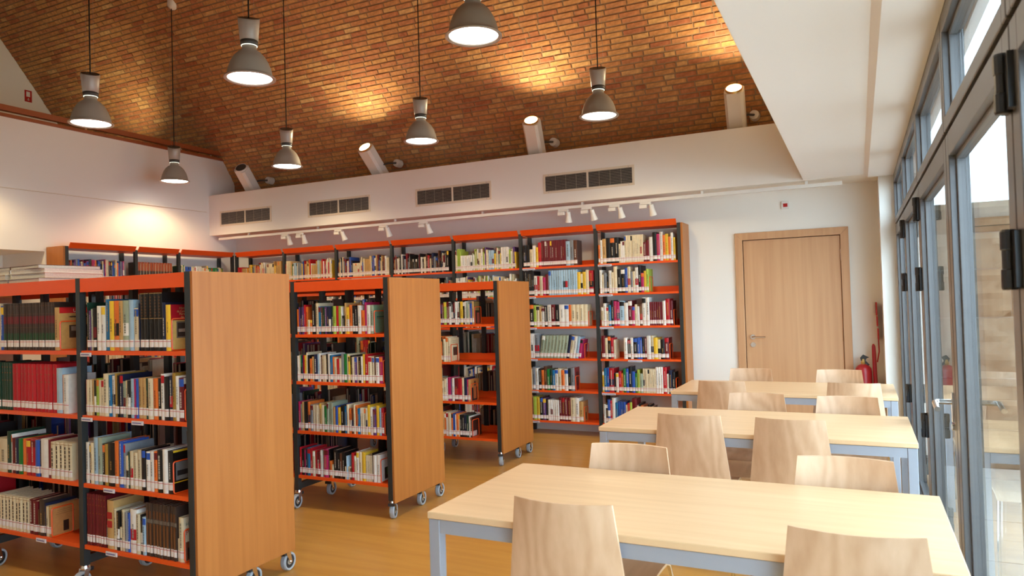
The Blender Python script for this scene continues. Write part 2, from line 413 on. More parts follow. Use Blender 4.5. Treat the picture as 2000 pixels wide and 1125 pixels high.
for k in range(len(MUL)-1):
    y1, y0 = MUL[k], MUL[k+1]
    e = 0.006
    lf = frame_mb(y0+e, y1-e, 0.02, 2.03, 0.075, 0.10, 0.085).build('door_leaf', M_frame, win, bevel=0.003)
    box('glass', (0.036, 0.044, y0+0.09, y1-0.09, 0.13, 1.94), M_glass, lf)
    up = frame_mb(y0+e, y1-e, 2.045, 2.465, 0.045, 0.05, 0.06, -0.004).build('upper_light', M_frame, win, bevel=0.003)
    box('glass', (0.032, 0.040, y0+0.06, y1-0.06, 2.10, 2.40), M_glass, up)
    box('gasket', (0.012, FD-0.01, y0-e, y0+e, 0.02, 2.465), M_gasket, win)
    if k in (0, 2, 4) or True:
        for hz in (0.26, 0.76, 1.55, 1.93) if k != 2 else ():
            if k in (0,1,3,4,5):
                h = MB(); s = 1.0
                h.lathe([(0.0,-0.065),(0.014,-0.065),(0.016,-0.06),(0.016,-0.022),(0.0135,-0.02),(0.0135,0.02),(0.016,0.022),(0.016,0.06),(0.014,0.065),(0.0,0.065)], 12, (-0.016,y0,hz-0.03))
                h.box(-0.012,0.002,y0-0.045,y0-0.012,hz-0.09,hz+0.03); h.box(-0.012,0.002,y0+0.012,y0+0.045,hz-0.09,hz+0.03)
                h.build('hinge', M_hinge, win, smooth=False)
tr = box('transom_gasket', (0.014, FD-0.01, MUL[-1], MUL[0], 2.03, 2.045), M_gasket, win)
hd = empty('handle', (-0.0, 3.155, 1.03)); hd.parent = win
# lever handle with rose plates on the leaf between the third and fourth posts
def lever(parent, y, z, sgn):
    m = MB()
    m.box(-0.010,0.0,-0.014,0.014,-0.075,0.035)
    m.tube([(-0.008,0,0),(-0.055,0,0)], 0.010, 10)
    m.tube([(-0.05,0.0,0),(-0.062,-0.004,0),(-0.066,-0.02,0),(-0.066,-0.115,-0.012)], 0.010, 10)
    m.lathe([(0,-0.012),(0.012,-0.012),(0.012,0.0),(0,0.0)], 12, (0,0,-0.095), axis=0)
    o = m.build('lever_handle', M_chrome, parent, smooth=False); return o
bpy.data.objects.remove(hd)
tag(box('wall_daylight_block', (XG-0.02, XG+0.12, YFRONT, MUL[-1]-0.006, 0, 2.49), M_wall), 'unseen white wall added beside the viewer to cut daylight', 'wall', kind='structure')  # unseen solid wall, added past the glazing to cut daylight from behind the camera
lv = lever(win, 0, 0, 1); lv.location = (0.0, 3.145, 1.035)
tag(box('trim_4', (XG-0.004, XG+0.10, MUL[-1], MUL[0]+0.01, 2.465, 2.475), M_frame), 'dark head strip above the glazed doors', 'trim', kind='structure')

# ------------------------------------------------------------------ outside: patio, stone wall
pat = empty('patio', (0,0,0), 'grey stone paving outside the glass doors', 'paving', kind='structure')
MB().box(XG+0.1, 9.0, -8, 9.0, -0.16, -0.06).build('paving_bed', M_patio, pat)
rp = random.Random(9)
yy = -3.0; pavs = {}
while yy < 6.95:
    x = XG+0.12 - rp.uniform(0,0.6)
    while x < 3.4:
        ln = rp.choice([0.9,1.2,1.5]); xa = max(x, XG+0.12)
        if x+ln-xa > 0.1:
            key = round(x+ln-xa,2)
            if key not in pavs: pavs[key] = MB().box(0,key-0.008,0,0.392,0,0.03).mesh('paving_slab', M_patio)
            o = bpy.data.objects.new('paving_slab', pavs[key]); COL.objects.link(o); o.parent = pat; o.location = (xa, yy, -0.04+rp.uniform(-0.002,0.002))
        x += ln
    yy += 0.40
sw = empty('stone_wall', (0.5, 7.0, -0.06), 'rough beige sandstone wall standing outside the glass doors', 'stone wall')
SC = [srgb(104,89,72), srgb(94,78,60), srgb(110,98,82), srgb(88,73,56), srgb(100,85,68)]
def stone(x0, x1, z0, z1, ci, seed):
    # rough block with a bumpy face towards -y
    r = random.Random(seed); nx = max(3,int((x1-x0)/0.055)); nz = max(3,int((z1-z0)/0.05)); m = MB(); g = 0.006
    import mathutils
    V = []
    for j in range(nz+1):
        for i in range(nx+1):
            u, v = i/nx, j/nz
            e = min(u,1-u)*(x1-x0), min(v,1-v)*(z1-z0)
            rel = 0.05*mathutils.noise.noise(Vector((u*(x1-x0)*2.2+seed*3.1, v*(z1-z0)*6.5, seed)))+0.02*mathutils.noise.noise(Vector((u*(x1-x0)*9+seed, v*(z1-z0)*16, 3+seed)))
            d = min(1.0, min(e)/0.04)
            V.append((x0+g+u*(x1-x0-2*g), -0.03-rel*d-0.02*d, z0+g+v*(z1-z0-2*g)))
    F = [(j*(nx+1)+i, j*(nx+1)+i+1, (j+1)*(nx+1)+i+1, (j+1)*(nx+1)+i) for j in range(nz) for i in range(nx)]
    m.add(V, F, SC[ci]); m.box(x0+g,x1-g,-0.03,0.25,z0+g,z1-g,SC[ci])
    return m
rs = random.Random(2); zz = 0.0; sd = 1
box('wall_core', (-0.02,4.55,0.0,0.24,0.0,2.15), M_patio, sw)
for h in (0.36,0.42,0.5,0.40,0.30):
    x = -0.02
    while x < 4.6:
        ln = rs.uniform(0.55,1.15)
        stone(x, x+ln, zz, zz+h, rs.randrange(5), sd).build('stone', M_stone, sw, smooth=False); sd += 1; x += ln
    zz += h
x = -0.05
while x < 4.6:
    ln = rs.uniform(1.2,1.7); stone(x, x+ln, zz, zz+0.26, rs.randrange(3), sd).build('coping_stone', M_stone, sw); sd += 1; x += ln
tag(box('wall_outside', (XG+0.16, 0.56, 6.95, 7.6, -0.06, 2.9), M_wall), 'white rendered outside return next to the stone wall', 'wall', kind='structure')

# ------------------------------------------------------------------ books
CW = {'W':('white',(224,220,212)),'I':('ivory',(214,198,164)),'Y':('yellow',(226,184,52)),'O':('orange',(222,112,44)),'R':('red',(176,24,36)),
 'D':('dark red',(104,20,28)),'P':('magenta',(176,36,92)),'V':('violet',(92,56,112)),'B':('blue',(40,82,168)),'N':('navy',(26,34,62)),
 'T':('teal blue',(22,104,152)),'G':('green',(28,112,48)),'F':('dark green',(22,58,44)),'L':('light green',(160,182,70)),'S':('sage grey',(152,162,140)),
 'A':('grey',(128,132,138)),'K':('black',(20,20,22)),'H':('brown',(92,54,36)),'E':('tan',(188,148,92)),'C':('dark brown',(58,44,38)),
 'X':('pale blue',(156,184,204)),'M':('mustard',(158,122,50))}
CL = {k: srgb(*v[1]) for k, v in CW.items()}
INK_D, INK_L, GOLD = srgb(34,30,30), srgb(222,214,200), srgb(178,138,76)
def book_parts(w, h, d, L, rng, style=''):
    """spine faces -y at y=0, x 0..w, z 0..h"""
    c = CL[L]; j = rng.uniform(0.88,1.08); c = tuple(min(1,a*j) for a in c)
    m = MB(); t = min(0.0028, w*0.16); bul = min(0.005, w*0.14); n = 4; ar = []
    for i in range(n+1):
        u = i/n; ar.append((w*u, -bul*math.sin(math.pi*u)))
    def sp(z0, z1, col, off=0.0):
        for i in range(n):
            (xa,ya),(xb,yb) = ar[i], ar[i+1]
            m.quad((xa,ya-off,z0),(xb,yb-off,z0),(xb,yb-off,z1),(xa,ya-off,z1), col)
    sp(0, h, c)
    top = [(x,y,h) for x, y in ar] + [(w,0.004,h),(0,0.004,h)]
    m.add(top, [tuple(range(len(top)))], c)
    m.box(0,t,0,d,0,h,c); m.box(w-t,w,0,d,0,h,c)
    lum = 0.3*c[0]+0.6*c[1]+0.1*c[2]
    ink = INK_D if lum > 0.18 else (INK_L if rng.random() < 0.65 else GOLD)
    ink = tuple(0.62*a+0.38*b for a, b in zip(ink, c))
    if style == 'gold':
        for z in (0.985,0.555): sp(h*z-0.0012, h*z+0.0012, GOLD, 0.0003)
        for i in range(7): m.quad((w*0.3,-bul-0.0004,h*(0.59+0.052*i)),(w*0.7,-bul-0.0004,h*(0.59+0.052*i)),(w*0.7,-bul-0.0004,h*(0.62+0.052*i)),(w*0.3,-bul-0.0004,h*(0.62+0.052*i)), srgb(84,58,38))
    elif style == 'bands':
        sp(h*0.56,h*0.72,srgb(104,26,34),0.0003); sp(h*0.22,h*0.36,srgb(34,66,40),0.0003)
        for z in (0.93,0.76,0.48): sp(h*z, h*z+0.002, srgb(96,64,44), 0.0003)
    elif style == 'brown':
        sp(h*0.63,h*0.70,srgb(104,92,80),0.0003)
        m.quad((w*0.22,-bul-0.0004,h*0.18),(w*0.78,-bul-0.0004,h*0.18),(w*0.78,-bul-0.0004,h*0.62),(w*0.22,-bul-0.0004,h*0.62),srgb(112,70,40))
        m.quad((w*0.22,-bul-0.0004,h*0.71),(w*0.78,-bul-0.0004,h*0.71),(w*0.78,-bul-0.0004,h*0.86),(w*0.22,-bul-0.0004,h*0.86),srgb(100,62,38))
    elif style == 'redset':
        for z in (0.9,0.78,0.62,0.2): m.quad((w*0.3,-bul-0.0004,h*z),(w*0.7,-bul-0.0004,h*z),(w*0.7,-bul-0.0004,h*z+0.005),(w*0.3,-bul-0.0004,h*z+0.005),srgb(150,84,50))
    elif style == 'dash':
        z = 0.22
        while z < 0.84:
            l = rng.uniform(0.05,0.12); m.quad((w*0.36,-bul-0.0004,h*z),(w*0.64,-bul-0.0004,h*z),(w*0.64,-bul-0.0004,h*(z+l)),(w*0.36,-bul-0.0004,h*(z+l)),INK_D); z += l+0.025
        sp(h*0.94,h*0.955,srgb(150,110,70),0.0003)
    elif style == 'orangetop':
        sp(h*0.55,h,srgb(150,72,40),0.0003)
    elif style == 'blocks':
        for z in (0.44,0.62): m.quad((w*0.08,-bul-0.0004,h*z),(w*0.88,-bul-0.0004,h*z),(w*0.88,-bul-0.0004,h*z+h*0.14),(w*0.08,-bul-0.0004,h*z+h*0.14),srgb(170,28,34))
    else:
        q = rng.random()
        if q < 0.16: sp(h*0.80,h*0.97, CL[rng.choice('WYRBKOD')], 0.0003)
        elif q < 0.26: sp(h*0.30,h*0.55, CL[rng.choice('RKDNW')], 0.0003)
        if w > 0.007 and rng.random() < 0.8:
            z = rng.uniform(0.28,0.4); ze = rng.uniform(0.55,0.93); k = 0.5-rng.uniform(0.09,0.16)
            while z < ze:
                l = rng.uniform(0.02,0.075); m.quad((w*k,-bul-0.0005,h*z),(w*(1-k),-bul-0.0005,h*z),(w*(1-k),-bul-0.0005,h*(z+l)),(w*k,-bul-0.0005,h*(z+l)),ink); z += l+0.012
    pg = MB(); pg.box(t*0.98,w-t*0.98,0.003,d-0.004,0.002,h-0.004,(0.62,0.54,0.40))
    lb = MB(); lz0, lz1 = 0.018, 0.056; RL = srgb(196,112,112); WL = srgb(222,212,206)
    for i in range(n):
        (xa,ya),(xb,yb) = ar[i], ar[i+1]
        for z0, z1, col in ((lz0,lz1-0.011,WL),(lz1-0.011,lz1-0.0075,RL),(lz1-0.0075,lz1,WL)):
            lb.quad((xa,ya-0.0012,z0),(xb,yb-0.0012,z0),(xb,yb-0.0012,z1),(xa,ya-0.0012,z1),col)
    return m, pg, lb
M_lab = vcol('spine_label_print', 0.4, 0.05, 80)
M_pagev = vcol('page_block', 0.85, 0.12, 160)
ROWS = []     # every book: dict with pose, size, description
ORD = lambda n: {1:'first',2:'second',3:'third'}.get(n, '%d%s' % (n, 'th' if 10 <= n % 100 <= 20 else {1:'st',2:'nd',3:'rd'}.get(n%10,'th')))
def parse(s):
    out = []
    for tk in s.split():
        st = ''
        if ':' in tk: tk, st = tk.split(':')
        rep = 1
        if 'x' in tk: tk, r = tk.split('x'); rep = int(r)
        if tk[0] == '_': out.append(('_', float(tk[1:]), 0, '')); continue
        w, h = tk[1:].rsplit('.',1)
        for _ in range(rep): out.append((tk[0], float(w), float(h)/1000, st))
    return out
def row(spec, scale, origin, where, seed, rz=0.0, maxw=0.79, depth=(0.14,0.20), indiv=True, fromright=False, hmax=0.30):
    """lays a row of books from origin (left end at the shelf front) along local +x"""
    rng = random.Random(seed); items = parse(spec); x = 0.0; M = Matrix.Translation(origin) @ Matrix.Rotation(rz,4,'Z'); mine = []
    tot = sum(i[1] for i in items)*scale
    if tot > maxw: scale *= maxw/tot
    for (L, w, h, st) in items:
        w *= scale
        if L == '_': x += w; continue
        h = min(h, hmax); d = rng.uniform(*depth); d = min(d, 0.22)
        TM = Matrix.Translation((x, rng.uniform(0.0,0.006), 0.0008)); adv = w
        if st == 'l':      # leaning to the right on its lower corner
            TM = Matrix.Translation((x, 0.002, 0.001+w*math.sin(0.16))) @ Matrix.Rotation(0.16,4,'Y'); adv = w/math.cos(0.16)
        b = dict(L=L, w=max(0.0035,w-0.0006), h=h, d=d, M=M @ TM, st=st, seed=seed*1000+len(mine), where=where, indiv=indiv, cover=st.startswith('c'))
        mine.append(b); ROWS.append(b); x += adv
    for i, b in enumerate(mine): b['ord'] = '%s from %s' % ((ORD(len(mine)-i),'right') if fromright else (ORD(i+1),'left'))
    return x
def rnd_spec(pal, width, rng, hlo=170, hhi=270, wlo=9, whi=34):
    s = []; t = 0
    while t < width-0.02:
        L = rng.choice(pal); w = rng.uniform(wlo,whi)*0.001; n = 1
        h = rng.uniform(hlo,hhi)
        if rng.random() < 0.12: n = rng.randint(3,6)
        for _ in range(n):
            if t+w > width: break
            s.append('%s%.1f.%d' % (L, w*1000, h)); t += w
        if t+0.008 > width: break
    return ' '.join(s)

# ------------------------------------------------------------------ bookcases
LEV = [1.268, 0.925, 0.565, 0.24]
def shelf_mb(x0, x1, y0, y1, z, back=1):
    """plate with a folded front lip and a low upstand at the back; back=+1 means the back is at y1"""
    m = MB(); m.box(x0,x1,y0,y1,z-0.003,z)
    f = (y0,y0+0.003) if back > 0 else (y1-0.003,y1); u = (y1-0.003,y1) if back > 0 else (y0,y0+0.003)
    m.box(x0,x1,f[0],f[1],z-0.022,z-0.003); m.box(x0,x1,u[0],u[1],z,z+0.06)
    return m
def label_holder(parent, x, y, z, w=0.085):
    o = MB().box(x,x+w,y-0.006,y-0.001,z-0.030,z-0.010,(0.66,0.64,0.66)).box(x+0.006,x+w-0.012,y-0.0066,y-0.006,z-0.023,z-0.017,(0.16,0.14,0.30)).build('label_holder', M_lab, parent)
    return o
def caster(parent, x, y, ang):
    c = MB(); c.lathe([(0.0,0.127),(0.020,0.127),(0.024,0.115),(0.024,0.108),(0.0,0.108)], 14)
    c.prism([(-0.014,0.112),(0.02,0.112),(0.034,0.055),(0.032,0.042),(0.020,0.042),(-0.004,0.085)],0,-0.022,-0.019); c.prism([(-0.014,0.112),(0.02,0.112),(0.034,0.055),(0.032,0.042),(0.020,0.042),(-0.004,0.085)],0,0.019,0.022); c.box(-0.021,0.021,-0.014,0.02,0.106,0.112)
    c.tube([(-0.026,0.026,0.05),(0.026,0.026,0.05)], 0.006, 8)
    f = c.build('caster', M_chrome, parent, loc=(x,y,0)); f.rotation_euler = (0,0,ang)
    w = MB(); w.lathe([(0.036,-0.012),(0.038,-0.016),(0.046,-0.017),(0.05,-0.010),(0.05,0.010),(0.046,0.017),(0.038,0.016),(0.036,0.012)], 24, (0,0.026,0.05), axis=0)
    w.build('tyre', M_tyre, f, smooth=False)
    h = MB(); h.lathe([(0.0,-0.0145),(0.014,-0.0145),(0.019,-0.013)], 20, (0,0.026,0.05), axis=0); h.lathe([(0.019,0.013),(0.014,0.0145),(0.0,0.0145)], 20, (0,0.026,0.05), axis=0)
    h.build('hub', M_hub, f)
    r = MB(); r.lathe([(0.018,-0.0125),(0.038,-0.0125)], 20, (0,0.026,0.05), axis=0); r.lathe([(0.038,0.0125),(0.018,0.0125)], 20, (0,0.026,0.05), axis=0)
    r.box(-0.022,0.022,-0.03,-0.012,0.094,0.112)
    r.build('brake', M_gasket, f)
PITCH_B, PX = 0.835, -2.885
def mobile(y0, label, nb, holders):
    root = empty('mobile_bookcase', (PX, y0, 0), label, 'bookcase', 'mobile bookcases on wheels')
    D = 0.655
    box('end_panel', (-0.018,0.0,0.004,D,0.112,1.655), M_panel, root, bevel=0.002)
    xe = -0.035-PITCH_B*nb
    box('end_panel', (xe-0.035,xe-0.017,0.004,D,0.112,1.655), M_panel, root, bevel=0.002)
    lines = [-0.035-PITCH_B*i for i in range(nb+1)]
    for i, lx in enumerate(lines):
        for a in (0.0, D-0.035): box('post', (lx-0.017,lx+0.017,a,a+0.035,0.128,1.655), M_black, root)
        box('post', (lx-0.017,lx+0.017,D/2-0.018,D/2+0.018,0.128,1.60), M_black, root)
        box('base_bar', (lx-0.016,lx+0.016,0.035,D-0.035,0.135,0.18), M_black, root)
        for k, (cy, an) in enumerate(((0.02,0.35),(D*0.55,0.15),(D-0.045,0.1))): caster(root, lx, cy, an+2.9*(k==0 and i%2) )
    for i in range(nb):
        x1, x0 = lines[i]-0.018, lines[i+1]+0.018
        t = MB(); t.box(x0,x1,0.006,D-0.006,1.626,1.630); t.box(x0,x1,0.002,0.006,1.580,1.652); t.box(x0,x1,D-0.006,D-0.002,1.580,1.652)
        t.build('top_shelf', M_orange, root)
        for li, z in enumerate(LEV):
            s = shelf_mb(x0,x1,0.004,0.305,z,1).build('shelf', M_orange, root)
            for (b,l,hx) in holders:
                if b == i and l == li: label_holder(s, x0+hx, 0.004, z)
            shelf_mb(x0,x1,0.35,D-0.004,z,-1).build('shelf', M_orange, root)
        # slim centre strut seen behind the books
        for q in (0.30,0.62): box('centre_strut', (x0+q*(x1-x0),x0+q*(x1-x0)+0.04,D/2-0.012,D/2+0.012,0.24,1.626), M_black, root)
    return root
Y1, Y2, Y3 = 2.411, 4.017, 5.662
U1 = mobile(Y1, 'nearest wheeled bookcase with an orange top and wide wooden end panel', 3, [(0,0,0.0),(0,1,0.0),(0,1,0.40),(0,2,0.17),(1,3,0.42),(0,3,0.18)])
U2 = mobile(Y2, 'middle one of three wheeled orange bookcases with wooden end panels', 3, [])
U3 = mobile(Y3, 'farthest wheeled bookcase with orange shelves, nearest to the back wall', 3, [])
def bay_left(i): return PX-0.035-PITCH_B*(i+1)+0.0185
ZS = ['top','second','third','lowest']

SPEC = {
('A',0):"_65 F10.255 K28.215 V28.212 S25.220 I22.180 K62.225 W75.235 W72.235 T78.268 Y75.258 O82.258 E65.257 S95.258 X75.260 I85.217 N18.240 K71.292x5:gold N55.240 Y75.228:c1",
('A',1):"_30 P15.188 I55.188 I50.188 E25.190 K45.185 L50.195 I40.188 I60.190 I90.222 T55.215 W65.212 M40.225 K35.215 N60.220 S45.185 I40.190 K60.190 X60.200 P30.200 B35.200 E70.205 E70.205 F40.205 I80.205 O75.205 K55.205 W60.228 K75.215 N60.220 M50.235 W60.220 D80.212:c2",
('A',2):"_5 W55.215 K30.205 I55.215 X65.245 S70.245 K45.215 M50.215 K110.225 O60.235 B75.235 A30.225 I45.165 F18.185 I50.190 I70.185 I60.200 K60.205 W65.195 W60.200 O55.200 K75.210 W75.215 K70.210:c3",
('A',3):"_5 D40.270x7:redset K20.190 E90.250:blocks I40.210 K45.200 I25.120 I40.210 A45.200 B30.200 W90.220 I50.200 K30.200 X45.190 C45.265x9:brown I20.110 I62.215:c4",
('B',0):"I70.262 I45.270 I45.270:blocks B65.255 C59.266x16:bands E85.235:c5",
('B',1):"F53.270x7:redset R74.265x11:redset X100.245 O20.210 W90.210",
('B',2):"I90.190 I130.190 F70.235 W15.220 D50.200 N60.200 G65.200 O65.200 R70.200 R75.200 B70.200 K20.200 W125.210 D40.210 I64.200x5:dash",
('B',3):"I58.190x10:dash D65.190 D75.185 H20.140 C80.200 N20.180 I50.165 E40.170:c6",
('C',0):"_10 O40.185 V25.200 N40.200 V45.200 R30.215 O40.200 I45.105 O48.105 K70.220 I55.225 T40.200 H40.195 F40.195 V40.195 N45.195 N45.195 F40.200 L60.200 R40.200 L50.200 W20.195 K50.130 E30.220 Y60.190 O60.205 K50.200 K50.190 W60.200 O75.165 P30.220 W70.200 S60.200:c7",
('C',1):"W40.185 I30.190 G30.190 N25.190 R35.190 Y35.190 I30.210 K50.190 O60.165 E40.180 N80.195 X30.200 W35.205 H35.190 I45.190 I45.190 K30.200 W50.200 T60.190 O30.180 I50.175 R60.165 I45.170 A60.200 G60.200 I30.200 Y35.185 K40.190 I50.180 V50.180 I30.180 K60.180 W40.185 Y40.200 R70.200 I70.185 I50.180 H30.190 W70.180 P70.185:c8",
('C',2):"P40.210 S40.190 E35.210 K80.210 O50.210 A60.190 I35.190x4 E40.205 I60.190 G50.185 S43.210x3 E50.180 B50.190 Y60.180 K70.195 T50.190 I40.205 O60.175 H40.175 I30.205 O45.200 T50.180 I35.185x4 Y50.205 W60.190 V60.180 Y60.205 X40.190 R50.190:c9",
('C',3):"R40.200 K60.190 P20.185 N40.190 T60.200 R50.200 I50.180 R40.185 D70.175 W40.190 S30.180 P90.200 K30.200 O40.120 I30.095 K80.200 K50.180 H40.180 K60.190 I25.090 X30.165 I40.090 H30.080 R50.190 I40.170 W50.200 I60.200 Y70.200 I32.180x4 K15.200 W60.185 W70.190:c10",
('D',0):"K60.190 R50.200 I60.190 B50.200 D60.210 N70.200 W40.190 D40.190 Y40.165 I40.155 V90.185 D60.200 L70.210 D60.210 W65.210 K60.210 D40.200 W60.210 W50.210 F30.200 Y70.210 K50.210 W40.210 S60.200 I30.185 B60.190 E55.210:c11",
('D',1):"K60.190 R50.200 I60.190 B50.200 D60.210 N70.200 W40.190 I30.210 W40.230 B70.230 O60.235 F30.200 I60.210 I60.230 I70.220:c12",
('D',2):"K60.190 R50.200 I60.190 B50.200 D60.210 N70.200 W40.190 S80.210 O50.200 I80.200 I60.180 I70.200 W40.210 P90.215 V30.200 W70.210 D110.210 R110.205 I60.215 N80.215 P40.200 E60.200:c13",
('D',3):"K60.190 R50.200 I60.190 B50.200 D60.210 N70.200 W40.190 N60.220 D80.215 E50.220 O40.210 W60.215 I80.215 O40.210 B60.210 W30.200 O60.210 I30.200 K60.200 K60.200 N50.200 F60.200 W40.190 H40.180:c14",
}
CASE = {'A':('right bay of nearest mobile bookcase',Y1,0),'B':('left bay of nearest mobile bookcase',Y1,1),'C':('the middle mobile bookcase',Y2,0),'D':('the farthest mobile bookcase',Y3,0)}
SCL = {'A':[0.000471,0.000455,0.000497,0.00056],'B':[0.000504,0.000504,0.00057,0.00057],'C':[0.000465,0.00045,0.000455,0.000455],'D':[0.00040,0.00040,0.00037,0.00041]}
BOOKENDS = []
for (bk, li), sp in SPEC.items():
    nm, yy, bi = CASE[bk]
    org = (bay_left(bi)+0.004, yy+0.012, LEV[li])
    end = row(sp, SCL[bk][li], org, '%s shelf, %s' % (ZS[li], nm), hash_seed := (ord(bk)*10+li), maxw=0.765, fromright=(bk in 'BD'))
    if bk+str(li) not in ('B1','B2'): BOOKENDS.append((org[0]+min(end,0.765)+0.008, yy, LEV[li], '%s shelf, %s' % (ZS[li], nm)))
# rear faces of the mobile bookcases and their hidden bays: spines towards the back
rr = random.Random(77)
for ui, yy in enumerate((Y1,Y2,Y3)):
    for b in range(3):
        for li in range(4):
            if ui > 0 or b == 2:
                if b > 0: row(rnd_spec('KIWDNBREHOFCAS', 0.7, rr), 0.001, (bay_left(b)+0.004,yy+0.012,LEV[li]), '', 500+ui*40+b*5+li, indiv=False)
            row(rnd_spec('KDNHCFVBREKIC', rr.uniform(0.4,0.74), rr, 180, 262), 0.001, (bay_left(b)+0.79,yy+0.655-0.012,LEV[li]), '', 700+ui*40+b*5+li, rz=math.pi, indiv=False)

# long bookcase along the back wall
YS = 7.20
WX = [-1.612, -2.500, -3.384, -4.254, -5.130, -5.990, -6.870, -7.735]
WL = [1.838, 1.522, 1.178, 0.832, 0.482, 0.152]
wb = empty('wall_bookcase', (0, YS, 0), 'long orange-topped metal bookcase covering the back wall beside the door', 'bookcase')
for i, lx in enumerate(WX):
    for a, b, zt in ((0.0,0.035,2.215),(0.245,0.285,2.20)): box('post', (lx-0.018,lx+0.018,a,b,0.0,zt), M_black, wb)
box('end_panel', (WX[0]+0.018,WX[0]+0.040,0.0,0.295,0.0,2.215), M_panel, wb, bevel=0.002)
def topper(parent, x0, x1):
    m = MB(); m.prism([(-0.035,2.252),(-0.030,2.255),(0.006,2.20),(0.28,2.196),(0.28,2.190),(-0.002,2.194)], 0, x0, x1); return m.build('top_panel', M_orange, parent)
for i in range(len(WX)-1):
    x1, x0 = WX[i]-0.019, WX[i+1]+0.019
    topper(wb, x0, x1)
    for li, z in enumerate(WL):
        s = shelf_mb(x0,x1,0.003,0.243,z,1).build('shelf', M_orange, wb)
        if i < 2: label_holder(s, x0+(0.005 if (i,li) not in ((0,3),) else 0.30), 0.003, z, 0.15)
WSPEC = {
(0,0):"_2 O10.200 W12.250 E20.262 K22.270x3 I10.200 W10.225 W10.225 I8.282x12 D15.200 D15.220 W18.250 K20.298 P15.275 W15.295 O12.260 Y15.270 O12.240 W12.280 Y10.230",
(0,1):"_5 W12.250 I10.200 A14.220 K12.180 W14.240 I12.220 I18.280 K20.250x2 B14.260 I14.270 A12.220 I12.220 W16.260 K14.280 P14.200 Y12.220 L12.240",
(0,2):"_8 I12.200 W14.240 I12.200 T14.220 K14.270 P14.260 P16.250 X24.260 W20.240 D20.262 P14.200 I12.220 W12.200 H14.220 W18.290x2 D11.240x6 W14.250 R20.270 D14.250",
(0,3):"_5 D18.240 I14.220 K16.240 R14.220 I8.200 _46 W18.220 K16.200 W14.220 K20.220 B12.220 B12.210 K12.220 D12.220 W20.240 I14.240 Y20.220 I14.200 K20.200 D20.220",
(0,4):"_2 Y10.220 T14.250 B14.250 R24.250 K10.200 W14.200 R14.220 O10.200 G14.250 B14.250 K16.270 B16.220 G12.200 L12.240 S16.200 I8.250x8 W12.270x3 R18.268 W10.200 N16.240 K14.220",
(0,5):"_4 W12.200 K10.200 B14.250 R10.240 W16.270 T14.220 B13.230x3 I10.200 R12.220 L12.230 D24.270 W10.200 K10.220 O12.200 I12.180 G10.170 K14.210 H12.190",
}
WSPEC[(1,0)] = "_4 K14.250 K16.250 I14.200 W14.240 Y12.220 R14.270 D8.285x14 X18.265 A16.270 H16.270:c15"
WSPEC[(1,1)] = "_4 K6.275x8 W14.220 R12.215 I14.215 P14.200 D14.230 X11.270x12 Y14.240 I10.220 Y14.240 I14.260 R20.250:c16"
WSPEC[(1,2)] = "_4 K22.260 K18.250 L12.240 I14.230 E10.220 W14.210 K14.230 W18.240 D18.240 K18.240 W24.240 W18.235 O12.235 I18.235x4"
WSPEC[(1,3)] = "_4 W8.270x5 A22.260 S15.250x8:l N13.250:l I13.245:l W13.240:l X13.235:l P12.205:l _14"
WSPEC[(1,4)] = "_4 W14.235 I12.230 A14.250 W14.240 K14.230 O12.220 H14.260 G12.230 F12.230 T12.220 W14.230 I14.240 O14.220 W16.230 K14.240 A16.250:c16"
WSPEC[(1,5)] = "_4 I14.250 D12.240 L16.255 Y14.250 K14.250 V14.240 K10.230 W10.225x5 D13.255x4 I20.255 W18.255 E18.220:c6"
WPAL = {2:'IWLWISXIWVIWLY',3:'KADKRIKNDWKAEH',4:'IEDBDIWAIENDIW',5:'WIBRWAYIGXEWNS',6:'EIEAKWREIEYEI'}
rw = random.Random(31)
for i in range(7):
    x0 = WX[i+1]+0.022
    for li, z in enumerate(WL):
        org = (x0, YS+0.010, z)
        sp = WSPEC.get((i,li))
        if sp is None: sp = rnd_spec(WPAL.get(i,'WIKDBR') if li < 2 else 'WIKDBRANEIW', 0.80 if li < 2 else rw.uniform(0.5,0.8), rw, 170, 262, 8, 26)
        end = row(sp, (0.0021,0.0026)[min(i,1)] if (i,li) in WSPEC else 0.001, org, '', 900+i*10+li, indiv=False, maxw=0.825, depth=(0.13,0.2), hmax=0.296)
        if i < 2 and end < 0.80 and li > 0: BOOKENDS.append((org[0]+end+0.01, YS, z, '%s shelf from the top, %s bay of wall bookcase' % (ORD(li+1), ('end','second')[i])))
